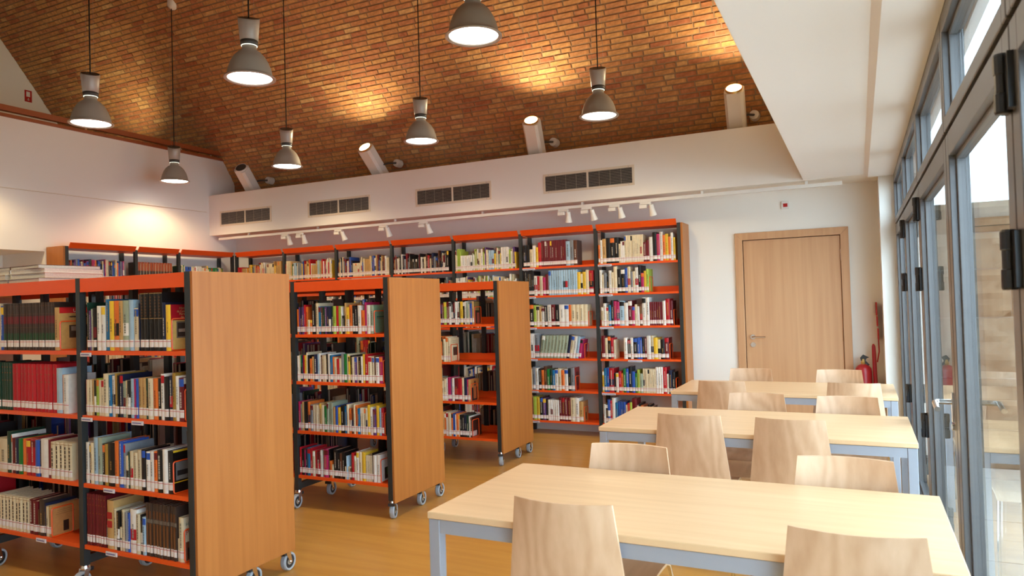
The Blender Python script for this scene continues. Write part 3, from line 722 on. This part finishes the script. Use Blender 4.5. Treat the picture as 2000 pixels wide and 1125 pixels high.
# bookcase along the left wall
LX = -7.75
lb_ = empty('side_bookcase', (LX, 0, 0), 'red-topped bookcase standing along the left wall', 'bookcase')
LYs = [4.868, 5.70, 6.30, 7.165]
for ly in LYs:
    box('post', (-0.035,0.0,ly-0.018,ly+0.018,0,2.215), M_black, lb_); box('post', (-0.29,-0.25,ly-0.018,ly+0.018,0,2.2), M_black, lb_)
box('end_panel', (-0.295,-0.002,LYs[0]-0.042,LYs[0]-0.019,0,2.215), M_panel, lb_)
for i in range(3):
    y0, y1 = LYs[i]+0.019, LYs[i+1]-0.019
    m = MB(); m.prism([(0.035,2.252),(0.030,2.255),(-0.006,2.20),(-0.28,2.196),(-0.28,2.190),(0.002,2.194)], 1, y0, y1); m.build('top_panel', M_orange, lb_)
    for li, z in enumerate(WL):
        m = MB(); m.box(-0.243,-0.003,y0,y1,z-0.003,z); m.box(-0.006,-0.003,y0,y1,z-0.022,z-0.003); m.box(-0.243,-0.240,y0,y1,z,z+0.06); m.build('shelf', M_orange, lb_)
        sp = {(0,0):rnd_spec('NBKDIWNBKBTAVPO',0.68,rw,190,250,10,22),(1,0):' '.join(['C36.235:orangetop I4.220']*12),(2,0):rnd_spec('WIYFKIOBRGI',0.7,rw,170,225,10,24)}.get((i,li)) or rnd_spec('KDNIWBRH', y1-y0-0.15, rw, 170,250,10,30)
        row(sp, 0.001, (LX-0.010, y0+0.004, z), '', 1100+i*10+li, rz=math.pi/2, indiv=False, maxw=y1-y0-0.02)

# ---- turn rows into objects: the 300 that show largest are books of their own, the rest one object
def shown(b):
    p = project(b['M'].translation)
    if not p: return 0
    q = b['w']*b['h']/(p[2]**2)
    if p[0] < -12: q = 0
    return q*(5 if b['cover'] and b['indiv'] else 1)
cand = sorted([b for b in ROWS if b['indiv']], key=shown, reverse=True)
pick = set(id(b) for b in cand[:300])
stuff = MB()
COVERS = {}
def text_mesh(txt, size):
    cu = bpy.data.curves.new('t','FONT'); cu.body = txt; cu.size = size; cu.align_x = 'LEFT'
    o = bpy.data.objects.new('t', cu); COL.objects.link(o)
    dg = bpy.context.evaluated_depsgraph_get(); me = bpy.data.meshes.new_from_object(o.evaluated_get(dg))
    bpy.data.objects.remove(o); bpy.data.curves.remove(cu)
    return me
def cover_mb(b):
    """printed front cover on the +x side of the book: list of (y0,y1,z0,z1) fractions with colours"""
    R = srgb; k = b['st']
    P = {'c1':[(0,1,0,1,R(214,180,104)),(0,1,.66,1,R(158,20,36)),(.22,.98,.27,.63,R(120,112,104)),(.26,.94,.30,.60,R(60,52,48)),(.3,.9,.4,.47,R(166,150,138))],
     'c2':[(0,1,0,1,R(92,18,24)),(0,1,.86,1,R(214,206,192)),(.25,1,.18,.62,R(150,142,130)),(.3,.95,.28,.34,R(60,56,52)),(.3,.95,.42,.5,R(96,90,84))],
     'c3':[(0,1,0,1,R(16,15,16)),(0.02,1,.955,1,R(216,180,40)),(.1,1,.30,.72,R(110,108,106)),(.15,.7,.4,.52,R(40,38,38)),(.02,1,.24,.262,R(216,176,30))],
     'c4':[(0,1,0,1,R(216,200,172)),(.06,.72,.02,.44,R(112,64,44)),(.12,.4,.05,.3,R(40,28,24)),(.5,.66,.1,.36,R(36,26,24))],
     'c5':[(0,1,0,1,R(200,158,92)),(0,1,.86,1,R(186,28,34)),(.28,.9,.28,.58,R(74,60,48)),(.34,.6,.44,.55,R(150,140,126)),(.3,1,.76,.785,R(60,34,30))],
     'c6':[(0,1,0,1,R(186,128,74)),(.42,.62,.1,.44,R(52,34,28)),(.2,.8,.74,.75,R(120,80,50)),(.2,.8,.8,.81,R(120,80,50)),(.15,.85,.68,.69,R(120,80,50))],
     'c7':[(0,1,0,1,R(120,146,118)),(.2,.9,.56,.60,R(24,90,70)),(.2,.9,.52,.535,R(150,50,50))],
     'c8':[(0,1,0,1,R(132,34,74)),(.45,1,.1,.52,R(190,70,60)),(.5,.9,.06,.4,R(36,22,30))],
     'c9':[(0,1,0,1,R(96,84,66)),(0,1,.72,1,R(160,22,34)),(.35,.95,.06,.68,R(24,26,22))],
     'c10':[(0,1,0,1,R(214,208,202)),(.3,.95,.08,.5,R(46,40,34)),(.45,.8,.22,.46,R(60,110,50))],
     'c11':[(0,1,0,1,R(52,46,34)),(.05,.7,.6,.98,R(134,108,62)),(.35,.7,.05,.5,R(150,70,56))],
     'c12':[(0,1,0,1,R(210,188,146)),(.3,.85,.25,.6,R(78,54,42)),(.2,.9,.86,.87,R(120,96,70)),(.2,.9,.79,.80,R(120,96,70)),(.2,.9,.72,.73,R(80,110,90))],
     'c13':[(0,1,0,1,R(188,120,62)),(.05,.9,.02,.62,R(40,38,40)),(.35,.7,.1,.7,R(176,98,54)),(.45,.65,.68,.9,R(84,56,48))],
     'c14':[(0,1,0,1,R(66,38,32)),(.1,.5,.05,.3,R(206,170,160))],
     'c15':[(0,1,0,1,R(74,58,56))],'c16':[(0,1,0,1,R(130,36,36)),(.3,.7,.2,.8,R(70,30,30))]}[k]
    m = MB(); d, h, w = b['d'], b['h'], b['w']
    for n, (a,bb,c,e,col) in enumerate(P):
        x = w+0.0003+0.0003*n; m.quad((x,d*a,h*c),(x,d*bb,h*c),(x,d*bb,h*e),(x,d*a,h*e),col)
    return m
TEXTS = {'c1':[('Hist\u00f3ria',.34,.90,.016,(0.6,0.45,0.2)),('da Coloniza\u00e7\u00e3o',.24,.83,.016,(0.6,0.45,0.2)),('Portuguesa',.34,.77,.016,(0.6,0.45,0.2)),('no Brasil',.40,.71,.016,(0.6,0.45,0.2))],
 'c4':[('HISTORIA',.06,.80,.026,(0.05,0.12,0.12)),('PORTUGAL',.06,.60,.034,(0.42,0.02,0.02)),('1910',.42,.50,.022,(0.2,0.06,0.05))],
 'c5':[('UNIV',.40,.885,.026,(0.75,0.7,0.6)),('HISTORIA',.26,.755,.014,(0.05,0.02,0.02))]}
M_print = vcol('cover_print', 0.4, 0.08, 50)
for b in ROWS:
    rg = random.Random(b['seed'])
    st = b['st'] if not b['cover'] else ''
    m, pg, lb = book_parts(b['w'], b['h'], b['d'], b['L'], rg, st)
    if id(b) in pick:
        size = 'thick' if b['w'] > 0.036 else ('slim' if b['w'] < 0.016 else '')
        o = m.build('book', M_book); o.matrix_world = b['M']
        desc = ('%s %s book' % (size, CW[b['L']][0])).strip()
        tag(o, '%s, %s on %s' % (desc, b['ord'], b['where']), 'book', 'books on the mobile bookcases')
        pg.build('page_block', M_pagev, o); lb.build('spine_label', M_lab, o)
        if b['cover']:
            cp = cover_mb(b).build('cover_print', M_print, o)
            for (t, fy, fz, sz, col) in TEXTS.get(b['st'], ()):
                me = text_mesh(t, sz); me.materials.clear(); me.materials.append(M_print)
                a = me.color_attributes.new('Col','FLOAT_COLOR','CORNER'); a.data.foreach_set('color', [*col,1.0]*len(me.loops))
                tobj = bpy.data.objects.new('lettering', me); COL.objects.link(tobj); tobj.parent = o
                tobj.matrix_local = Matrix(((0,0,1,b['w']+0.0022),(1,0,0,b['d']*fy),(0,1,0,b['h']*fz),(0,0,0,1)))
    else:
        for q in (m, pg, lb): stuff.join(q, b['M'])
        if b['cover']: stuff.join(cover_mb(b), b['M'])
so = stuff.build('shelved_books', M_book); tag(so, 'rows of smaller books filling the farther shelves and bookcases', 'books', kind='stuff')

# wire bookends
for (x, y, z, wh) in BOOKENDS:
    m = MB(); y0, y1, h, r = 0.012, 0.13, 0.155, 0.012
    pts = [(0,y0,r)]
    for (cy,cz,a0) in ((y0+r,h-r,math.pi),(y1-r,h-r,math.pi/2)):
        for q in range(4):
            a = a0-q*math.pi/6; pts.append((0,cy+r*math.cos(a),cz+r*math.sin(a)))
    pts.append((0,y1,r))
    for (cy,cz,a0) in ((y1-r,r,0),(y0+r,r,-math.pi/2)):
        for q in range(4):
            a = a0-q*math.pi/6; pts.append((0,cy+r*math.cos(a),cz+r*math.sin(a)))
    m.tube(pts, 0.0035, 6, closed=True)
    o = m.build('bookend', M_orange, loc=(x, y, z+0.0035))
    tag(o, 'orange wire bookend on %s' % wh, 'bookend', 'wire bookends')

# books lying flat on top of the bookcases
def flat_book(x, y, z, w, d, t, L, rz, label, grp):
    m = MB(); c = CL[L]; m.box(-w/2,w/2,-d/2,d/2,0,0.0025,c); m.box(-w/2,w/2,-d/2,d/2,t-0.0025,t,c); m.box(-w/2,-w/2+0.003,-d/2,d/2,0.0025,t-0.0025,c)
    o = m.build('flat_book', M_book, loc=(x,y,z)); o.rotation_euler = (0,0,rz)
    MB().box(-w/2+0.003,w/2-0.004,-d/2+0.004,d/2-0.004,0.0025,t-0.0025,(0.60,0.55,0.46)).build('page_block', M_pagev, o)
    return tag(o, label, 'book', grp)
zt = 1.6508; rf = random.Random(12)
for s, (cx, cy, n) in enumerate(((-4.33,2.66,5),(-4.66,2.66,5))):
    z = zt-0.02
    for k in range(n):
        t = (0.020,0.026,0.030,0.024,0.020)[k]; tot = (ORD(k+1))
        flat_book(cx+rf.uniform(-0.012,0.012), cy+rf.uniform(-0.01,0.01), z, 0.31, 0.36, t, 'IAIWH'[k], rf.uniform(-0.1,0.1),
            '%s flat book from the bottom of the %s stack on nearest bookcase' % (tot, ('right','left')[s]), 'flat books stacked on the nearest bookcase'); z += t+0.0006
z = zt-0.02
for k in range(3):
    t = (0.014,0.009,0.008)[k]
    flat_book(-3.30+0.03*k, 4.31, z, 0.42-0.03*k, 0.30, t, 'IAW'[k], 0.05*k-0.04, '%s thin magazine from the bottom on top of middle mobile bookcase' % ORD(k+1), 'magazines on the middle bookcase'); z += t+0.0006

# ------------------------------------------------------------------ door and things on the back wall
dr = empty('door_1', ((DX0+DX1)/2, YB, 0), 'closed beech door in a wooden frame on the back wall', 'door', kind='structure')
hw = (DX1-DX0)/2
fw = 0.072
MB().prism([(-hw,0),(-hw+fw,0),(-hw+fw,DZ-fw),(-hw,DZ)], 1, -0.022, 0.10).build('door_jamb', M_door, dr, bevel=0.002)
MB().prism([(hw-fw,0),(hw,0),(hw,DZ),(hw-fw,DZ-fw)], 1, -0.022, 0.10).build('door_jamb', M_door, dr, bevel=0.002)
MB().prism([(-hw,DZ),(-hw+fw,DZ-fw),(hw-fw,DZ-fw),(hw,DZ)], 1, -0.022, 0.10).build('door_head', M_panel if False else M_door, dr, bevel=0.002)
box('door_leaf', (-hw+fw+0.006, hw-fw-0.004, 0.0, 0.04, 0.006, DZ-fw-0.006), M_door, dr, bevel=0.002)
box('door_stop', (-hw+fw, hw-fw, 0.042, 0.06, 0.0, DZ-fw), M_gasket, dr)
lx = -hw+fw+0.07
h = MB(); h.lathe([(0,-0.012),(0.025,-0.012),(0.026,0.0),(0,0.0)], 20, (lx,0,1.04), axis=1); h.tube([(lx,-0.005,1.04),(lx,-0.045,1.04),(lx+0.012,-0.052,1.04),(lx+0.125,-0.052,1.04)], 0.009, 10)
h.build('door_handle', M_chrome, dr)
h = MB(); h.lathe([(0,-0.010),(0.025,-0.010),(0.026,0.0),(0,0.0)], 20, (lx,0,0.962), axis=1); h.build('lock_rose', M_chrome, dr)
for hz in (1.82, 1.05, 0.25):
    MB().tube([(hw-fw+0.003,-0.012,hz-0.055),(hw-fw+0.003,-0.012,hz+0.055)], 0.009, 10).build('door_hinge', M_chrome, dr)
cpnt = tag(box('alarm_call_point', (-0.657,-0.582,YB-0.018,YB,2.298,2.374), M_white, bevel=0.003), 'small white alarm box with red square above the door', 'alarm')
box('red_panel', (-0.64,-0.60,YB-0.022,YB-0.018,2.318,2.352), M_redsign, cpnt)
# fire extinguisher by the pier
ex = empty('fire_extinguisher', (0.015, 7.36, 0.28), 'red fire extinguisher hanging on the wall between door and pier', 'fire extinguisher')
e = MB(); e.lathe([(0.0,0.0),(0.066,0.0),(0.072,0.012),(0.072,0.44),(0.066,0.475),(0.045,0.50),(0.022,0.512),(0.0,0.512)], 28); e.build('cylinder', M_red, ex, smooth=True)
e = MB(); e.lathe([(0.018,0.508),(0.02,0.53),(0.014,0.56),(0,0.56)], 14); e.build('valve', M_brass, ex)
e = MB(); e.prism([(-0.02,0.545),(0.015,0.52),(0.045,0.50),(0.052,0.506),(0.02,0.545),(0.028,0.565),(0.05,0.575),(0.0,0.60),(-0.025,0.57)], 1, -0.012, 0.012); e.build('grip', M_gasket, ex)
e = MB(); e.tube([(0.03,0.0,0.54),(0.06,0.01,0.60),(0.085,0.02,0.66),(0.10,0.02,0.70)], 0.001, 6); 
e = MB(); e.tube([(0.095,-0.02,0.05),(0.095,-0.02,0.35),(0.092,-0.02,0.60),(0.090,-0.02,0.68),(0.088,-0.02,0.70)], [0.017,0.018,0.018,0.015,0.006], 10); e.build('hose', M_red, ex)
box('bracket', (-0.03,0.03,0.07,0.14,0.30,0.34), M_gasket, ex)
sg = empty('projecting_sign', (0.142, YB, 1.02), 'red fire sign strip seen edge-on beside the pier', 'sign')
e = MB(); e.tube([(-0.008,-0.02,-0.22),(0.010,-0.02,-0.12),(0.008,-0.02,0.0)], 0.006, 6); e.box(0.0,0.012,-0.16,0.0,0.0,0.10); e.box(-0.004,0.008,-0.16,0.0,0.12,0.21); e.box(-0.007,0.005,-0.16,0.0,0.22,0.34); e.build('sign_plate', M_redsign, sg)
box('sign_card', (-0.030,-0.012,-0.01,-0.002,0.24,0.34), M_white, sg)
gs = empty('gallery_sign', (XGAB, 6.312, 4.70), 'small red fire sign high on the gable wall behind the gallery', 'sign')
box('sign_plate', (0.0,0.006,-0.05,0.05,-0.085,0.085), M_redsign, gs)
e = MB(); e.box(0.006,0.008,-0.028,0.024,-0.01,0.065); e.box(0.006,0.008,-0.006,0.006,-0.065,-0.03); e.prism([(-0.018,-0.05),(0.0,-0.07),(0.018,-0.05)],0,0.006,0.008); e.build('pictogram', M_white, gs)

# air vents in the fascia
VXS = [(-7.838,-6.903),(-6.28,-5.30),(-4.644,-3.64),(-3.008,-2.002)]
VN = ['leftmost air vent in the fascia, next to the left wall','second air vent from the left in the white fascia','third air vent from the left in the white fascia','rightmost air vent in the white fascia, largest in view']
for (a,b), nm in zip(VXS, VN):
    c = (a+b)/2; w2 = (b-a)/2; v = empty('air_vent', (c, YF, 2.715), nm, 'vent', 'air vents in the fascia'); hh = 0.104; t = 0.024
    m = MB(); m.box(-w2,w2,-0.008,0,hh-t,hh); m.box(-w2,w2,-0.008,0,-hh,-hh+t); m.box(-w2,-w2+t,-0.008,0,-hh+t,hh-t); m.box(w2-t,w2,-0.008,0,-hh+t,hh-t); m.build('frame', M_cream, v)
    box('mullion', (-0.010,0.010,-0.009,0,-hh+t,hh-t), M_cream, v)
    box('backing', (-w2+t,w2-t,-0.0015,-0.0005,-hh+t,hh-t), M_gasket, v)
    for (p,q) in ((-w2+t,-0.010),(0.010,w2-t)):
        m = MB(); n = 10; H2 = 2*(hh-t)
        for i in range(n):
            z = -hh+t+H2*(i+0.5)/n; m.box(p,q,-0.006,-0.002,z-0.0016,z+0.0016)
        k = int((q-p)/0.11)
        for i in range(1,k): m.box(p+(q-p)*i/k-0.0012,p+(q-p)*i/k+0.0012,-0.0045,-0.002,-hh+t,hh-t)
        o = m.build('louvre_grille', M_louvre, v); o['kind'] = 'stuff'
    for (sx,sz) in ((-1,-1),(1,-1),(-1,1),(1,1)): box('screw', (sx*(w2-0.06)-0.004,sx*(w2-0.06)+0.004,-0.010,-0.008,sz*(hh-0.012)-0.004,sz*(hh-0.012)+0.004), M_alu, v)

# track with nine small lamps
tr = empty('light_track', (0, 7.12, 2.455), 'long white light track running under the fascia', 'light track')
box('rail', (-7.95,-0.16,-0.018,0.018,-0.018,0.014), M_white, tr); box('end_feed', (-0.16,-0.10,-0.019,0.019,-0.019,0.015), M_white, tr)
for cx in (-7.4,-6.2,-5.0,-3.8,-2.6,-1.35,-0.4): box('clip', (cx-0.012,cx+0.012,-0.012,0.012,0.014,0.043), M_white, tr)
TLX = [-6.73,-6.48,-5.85,-5.16,-4.58,-2.80,-2.535,-2.23,-1.90]
TT = [0.0,0.0,0.22,0.16,0.14,-0.1,0.16,0.12,0.12]
for i, (lx, tl) in enumerate(zip(TLX, TT)):
    L = empty('track_lamp', (lx, 7.12, 2.437), '%s small white track lamp from the left under the fascia' % ORD(i+1), 'track lamp', 'small track lamps')
    box('adapter', (-0.075,0.035,-0.012,0.012,-0.022,0.0), M_white, L)
    box('driver_box', (-0.085,-0.005,-0.016,0.016,-0.062,-0.026), M_white, L, bevel=0.003)
    m = MB(); m.tube([(0.02,0,0),(0.03,0,-0.05)], 0.008, 8); m.build('stem', M_white, L)
    m = MB(); m.lathe([(0.0,0.0),(0.022,0.0),(0.024,-0.006),(0.026,-0.05),(0.038,-0.112),(0.036,-0.114),(0.030,-0.10)], 20); hd = m.build('lamp_head', M_white, L, smooth=False); hd.location = (0.035,0,-0.028); hd.rotation_euler = (0.30,-tl,0)
    m = MB(); m.lathe([(0.0,-0.098),(0.031,-0.100)], 16); m.build('lens', M_gasket, hd)

# uplights behind the fascia
UPL = [((-7.45,7.29,3.075),(-7.34,6.95,3.36),False),((-5.30,7.29,3.075),(-5.30,6.95,3.385),True),((-3.175,7.29,3.075),(-3.093,6.95,3.407),True),((-1.02,7.29,3.075),(-0.992,6.95,3.42),True)]
UN = ['unlit white uplight at the left end of the fascia','lit white uplight above the second and third air vents','lit white uplight above the third and fourth air vents','lit white uplight at the right end near the flat ceiling']
for (p0,p1,on), nm in zip(UPL, UN):
    U = empty('uplight', p0, nm, 'uplight', 'uplights behind the fascia')
    a = Vector(p0); b = Vector(p1); ax = (b-a); ln = ax.length; ax.normalize()
    rot = Vector((0,0,1)).rotation_difference(ax).to_euler()
    w2, d2, ch = 0.088, 0.076, 0.026
    oct_ = [(-w2+ch,-d2),(w2-ch,-d2),(w2,-d2+ch),(w2,d2-ch),(w2-ch,d2),(-w2+ch,d2),(-w2,d2-ch),(-w2,-d2+ch)]
    m = MB(); m.prism(oct_, 2, 0.0, ln-0.02); bd = m.build('body', M_white, U); bd.rotation_euler = rot
    m = MB(); m.lathe([(0.078,ln-0.02),(0.078,ln),(0.070,ln)], 28); q = m.build('lens_ring', M_brass if on else M_white, U); q.rotation_euler = rot
    m = MB(); m.lathe([(0.0,ln-0.004),(0.071,ln-0.004)], 28); q = m.build('lens', M_glow2 if on else M_dark, U); q.rotation_euler = rot
    m = MB(); m.tube([(0.07,-0.10,0.12),(0.11,-0.02,0.15),(0.15,0.10,0.17)], 0.012, 8); m.build('arm', M_dark, U)
    m = MB(); m.lathe([(0,-0.03),(0.045,-0.03),(0.05,0.0),(0.05,0.06)], 20, axis=1); q = m.build('wall_mount', M_white, U); q.location = (0.15,0.12,0.17)
    if on:
        ld = bpy.data.lights.new('uplight_beam','SPOT'); ld.energy = UPLIGHT_W; ld.color = (1.0,0.80,0.48); ld.spot_size = math.radians(172); ld.spot_blend = 0.6; ld.shadow_soft_size = 0.05
        lo = bpy.data.objects.new('uplight_beam', ld); COL.objects.link(lo); lo.parent = U
        lo.location = ax*(ln+0.01); lo.rotation_euler = Vector((0,0,-1)).rotation_difference(ax).to_euler()

# floor uplight up on the gallery, hidden by the rail
G = empty('gallery_uplight', (-8.95, 6.30, 3.45), 'floor uplight on the gallery behind the left wall', 'uplight')
m = MB(); m.lathe([(0.0,0.0),(0.07,0.0),(0.07,0.10),(0.06,0.12),(0.052,0.12)], 20); m.build('body', M_white, G)
m = MB(); m.lathe([(0.0,0.115),(0.054,0.115)], 20); m.build('lens', M_glow2, G)
ld = bpy.data.lights.new('uplight_beam','SPOT'); ld.energy = 30; ld.color = (1.0,0.76,0.40); ld.spot_size = math.radians(130); ld.spot_blend = 0.8; ld.shadow_soft_size = 0.05
lo = bpy.data.objects.new('uplight_beam', ld); COL.objects.link(lo); lo.parent = G; lo.location = (0,0,0.13); lo.rotation_euler = (math.pi,-0.35,0)

# ------------------------------------------------------------------ pendant lamps
ZR = 3.06
def vault_z(y):
    for (y0,z0),(y1,z1) in zip(VFULL, VFULL[1:]):
        if y1 <= y <= y0: return z0+(z1-z0)*(y0-y)/(y0-y1)
    return 6.0
PEND = [(-2.03,3.75,'largest grey bell pendant lamp, cut off by the top of the picture'),(-3.75,3.65,'grey bell pendant lamp high up, left of the cut-off one'),(-5.76,3.84,'grey bell pendant lamp farthest left, before the gallery rail'),
 (-1.99,5.94,'grey bell pendant lamp nearest the flat white ceiling'),(-3.81,5.90,'grey bell pendant lamp hanging above the third air vent'),(-5.75,6.12,'grey bell pendant lamp beside the unlit uplight'),(-7.51,6.06,'smallest grey bell pendant lamp, hanging before the left wall'),
 (-7.60,3.80,'grey bell pendant lamp out of view at the far left')]
PEND += [(x, 1.55, 'grey bell pendant lamp above the viewer outside the picture, %s from the glass doors' % n) for x, n in ((-2.03,'first'),(-3.8,'second'),(-5.75,'third'),(-7.5,'fourth'))]
for (px, py, lab) in PEND:
    P = empty('pendant_lamp', (px,py,ZR), lab, 'pendant lamp', 'bell pendant lamps')
    m = MB(); m.lathe([(0.150,0.004),(0.166,0.0),(0.172,0.002),(0.172,0.008),(0.160,0.014),(0.152,0.028),(0.143,0.07),(0.127,0.115),(0.104,0.155),(0.078,0.183),(0.056,0.198),(0.049,0.204),(0.049,0.226)], 40); m.build('shade', M_shade, P, smooth=True)
    m = MB(); m.lathe([(0.148,0.010),(0.156,0.003),(0.166,-0.002),(0.172,0.002)], 40); m.build('rim', M_housing, P, smooth=True)
    m = MB(); m.lathe([(0.0,0.012),(0.150,0.012)], 40); m.build('lit_opening', M_glow, P)
    m = MB(); m.lathe([(0.050,0.229),(0.054,0.230),(0.054,0.234),(0.05,0.235)], 32); m.build('light_ring', M_ring, P)
    m = MB(); m.lathe([(0.049,0.234),(0.058,0.236),(0.060,0.266),(0.056,0.268)], 32); m.build('collar', M_dark, P, smooth=True)
    m = MB(); m.lathe([(0.056,0.266),(0.061,0.27),(0.072,0.40),(0.074,0.425),(0.071,0.430)], 36)
    dl = math.hypot(px,py); cut = lambda q: (q[0],q[1],q[2]+0.50*(q[0]*px+q[1]*py)/dl) if q[2] > 0.39 else q      # obliquely cut top
    m.v = [cut(q) for q in m.v]; m.build('housing', M_housing, P, smooth=True)
    m = MB(); m.lathe([(0.071,0.430),(0.060,0.427),(0.0,0.427)], 30); m.v = [cut(q) for q in m.v]; m.build('vent_cap', M_dark, P)
    zt = vault_z(py)-ZR
    m = MB(); m.tube([(0,0,0.43),(0,0,zt)], 0.0055, 8); m.build('cord', M_cord, P)
    for sx in (-0.05,0.05): MB().tube([(sx,0,0.425),(sx,0,zt)], 0.0009, 4).build('steel_wire', M_housing, P)
    m = MB(); m.lathe([(0.0,-0.09),(0.03,-0.085),(0.06,-0.05),(0.062,0.04)], 20, (0.0,0.02,zt)); m.build('ceiling_cup', M_white, P, smooth=True)
    ld = bpy.data.lights.new('bulb','SPOT'); ld.energy = PENDANT_W*(0.7 if py < 2 else 1.0); ld.color = WARM; ld.spot_size = math.radians(150); ld.spot_blend = 0.45; ld.shadow_soft_size = 0.13
    lo = bpy.data.objects.new('bulb', ld); COL.objects.link(lo); lo.parent = P; lo.location = (0,0,-0.01)

# ------------------------------------------------------------------ tables
def table(x0, x1, y0, y1, label):
    T = empty('reading_table', ((x0+x1)/2, (y0+y1)/2, 0), label, 'table', 'reading tables'); a, b = (x1-x0)/2, (y1-y0)/2
    box('tabletop', (-a,a,-b,b,0.716,0.740), M_table, T, bevel=0.003)
    for sx in (-1,1):
        for sy in (-1,1):
            X0, X1 = sorted((sx*(a-0.004), sx*(a-0.046))); Yy0, Yy1 = sorted((sy*(b-0.004), sy*(b-0.046)))
            lg = box('leg', (X0,X1,Yy0,Yy1,0.0,0.714), M_alu, T, bevel=0.002)
    for sy in (-1,1):
        Yy0, Yy1 = sorted((sy*(b-0.006), sy*(b-0.034))); box('apron', (-a+0.047,a-0.047,Yy0,Yy1,0.668,0.714), M_alu, T)
    for sx in (-1,1):
        X0, X1 = sorted((sx*(a-0.006), sx*(a-0.034))); box('apron', (X0,X1,-b+0.047,b-0.047,0.668,0.714), M_alu, T)
    return T
table(-1.378, 0.229, 2.106, 2.894, 'nearest long beech table with grey metal legs')
table(-1.353, 0.228, 3.850, 4.655, 'middle beech table between the other two tables')
table(-1.329, 0.216, 5.470, 6.255, 'farthest beech table, closest to the wooden door')

# ------------------------------------------------------------------ chairs
def chair_shell():
    """returns (seat, backrest) for a chair whose sitter faces +y; origin on the floor under the back edge"""
    TH = 0.011
    def sheet(rows, nx=14):
        m = MB(); V = []; k = len(rows)
        for side in (0,1):
            for (hw_, yc, zc, ny, nz, cur) in rows:
                for i in range(nx+1):
                    u = -1+2*i/nx
                    y = yc + cur*(u*u)*(1 if True else 1); z = zc
                    V.append((hw_*u, y - ny*TH*side, z - nz*TH*side))
        n = nx+1; F = []
        for r in range(k-1):
            for i in range(nx):
                F.append((r*n+i, r*n+i+1, (r+1)*n+i+1, (r+1)*n+i)[::-1]); o = k*n
                F.append((o+r*n+i, o+r*n+i+1, o+(r+1)*n+i+1, o+(r+1)*n+i))
        o = k*n
        for i in range(nx):
            F.append((i,i+1,o+i+1,o+i)); F.append(((k-1)*n+i,o+(k-1)*n+i,o+(k-1)*n+i+1,(k-1)*n+i+1))
        for r in range(k-1):
            F.append((r*n,o+r*n,o+(r+1)*n,(r+1)*n)); F.append((r*n+nx,(r+1)*n+nx,o+(r+1)*n+nx,o+r*n+nx))
        m.add(V,F); return m
    back = []
    for i in range(9):
        t = i/8; z = 0.838-t*0.36; hw_ = 0.163+0.042*t; y = 0.0+0.050*t
        back.append((hw_, y, z, 0.99, -0.12, 0.038*(1-0.6*t)))
    for i in range(1,6):
        a = i/5*math.radians(80); back.append((0.205, 0.050+0.052*math.sin(a), 0.478-0.045*(1-math.cos(a))-0.02*i/5, math.cos(a), math.sin(a)*0.9, 0.018*(1-i/6)))
    seat = []
    y0, z0 = 0.104, 0.4215
    for i in range(9):
        t = i/8; seat.append((0.205-0.01*t, y0+0.36*t, z0+0.018*math.sin(t*math.pi*0.9)+0.004-0.02*max(0,t-0.85)/0.15, 0.0, 1.0, 0.0))
    return sheet(seat), sheet(back)
SEAT, BACK = chair_shell()
def chair_proto():
    C = empty('chair', (0,0,0))
    b = BACK.build('backrest', M_ply, C, smooth=False); s = SEAT.build('seat', M_seat, C)
    for o in (b, s):
        for p in o.data.polygons: p.use_smooth = True
        md = o.modifiers.new('edge','EDGE_SPLIT'); md.split_angle = math.radians(40)
    R = 0.0085
    for sx in (-1,1):
        MB().tube([(sx*0.19,0.43,0.0),(sx*0.185,0.41,0.20),(sx*0.175,0.385,0.385),(sx*0.165,0.36,0.404),(sx*0.155,0.30,0.408)], R, 10).build('leg', M_chrome, C, smooth=True)
        MB().tube([(sx*0.205,0.015,0.0),(sx*0.195,0.05,0.20),(sx*0.175,0.105,0.385),(sx*0.165,0.14,0.404),(sx*0.155,0.20,0.408)], R, 10).build('leg', M_chrome, C, smooth=True)
        MB().tube([(sx*0.155,0.20,0.408),(sx*0.155,0.30,0.408)], R, 10).build('seat_rail', M_chrome, C, smooth=True)
    MB().tube([(-0.155,0.20,0.404),(0.155,0.20,0.404)], R*0.9, 10).build('crossbar', M_chrome, C, smooth=True)
    MB().tube([(-0.155,0.30,0.404),(0.155,0.30,0.404)], R*0.9, 10).build('crossbar', M_chrome, C, smooth=True)
    return C
CH = [(-0.853,2.035,0,'plywood chair at the near side of the nearest table, left one'),(-0.030,2.026,0.03,'plywood chair at the near side of the nearest table, by the glass'),
 (-0.900,2.968,math.pi,'plywood chair at the far side of the nearest table, left one'),(-0.070,2.974,math.pi-0.02,'plywood chair at the far side of the nearest table, by the glass'),
 (-0.833,3.775,0,'plywood chair at the near side of the middle table, left one'),(-0.332,3.775,0,'plywood chair at the near side of the middle table, second from left'),
 (-0.603,4.752,math.pi,'plywood chair at the far side of the middle table, left one'),(-0.085,4.720,math.pi,'plywood chair at the far side of the middle table, by the glass'),
 (-0.926,5.330,0,'plywood chair at the near side of the farthest table, left one'),(-0.053,5.392,0,'plywood chair at the near side of the farthest table, by the glass'),
 (-0.845,6.335,math.pi,'plywood chair at the far side of the farthest table, left one'),(-0.164,6.335,math.pi,'plywood chair at the far side of the farthest table, by the extinguisher')]
proto = chair_proto()
parts = list(proto.children)
for i, (cx, cy, rz, lab) in enumerate(CH):
    if i == 0: c = proto
    else:
        c = proto.copy(); COL.objects.link(c)
        for p in parts:
            q = p.copy(); COL.objects.link(q); q.parent = c
    c.location = (cx, cy, 0); c.rotation_euler = (0,0,rz)
    tag(c, lab, 'chair', 'plywood chairs at the reading tables')
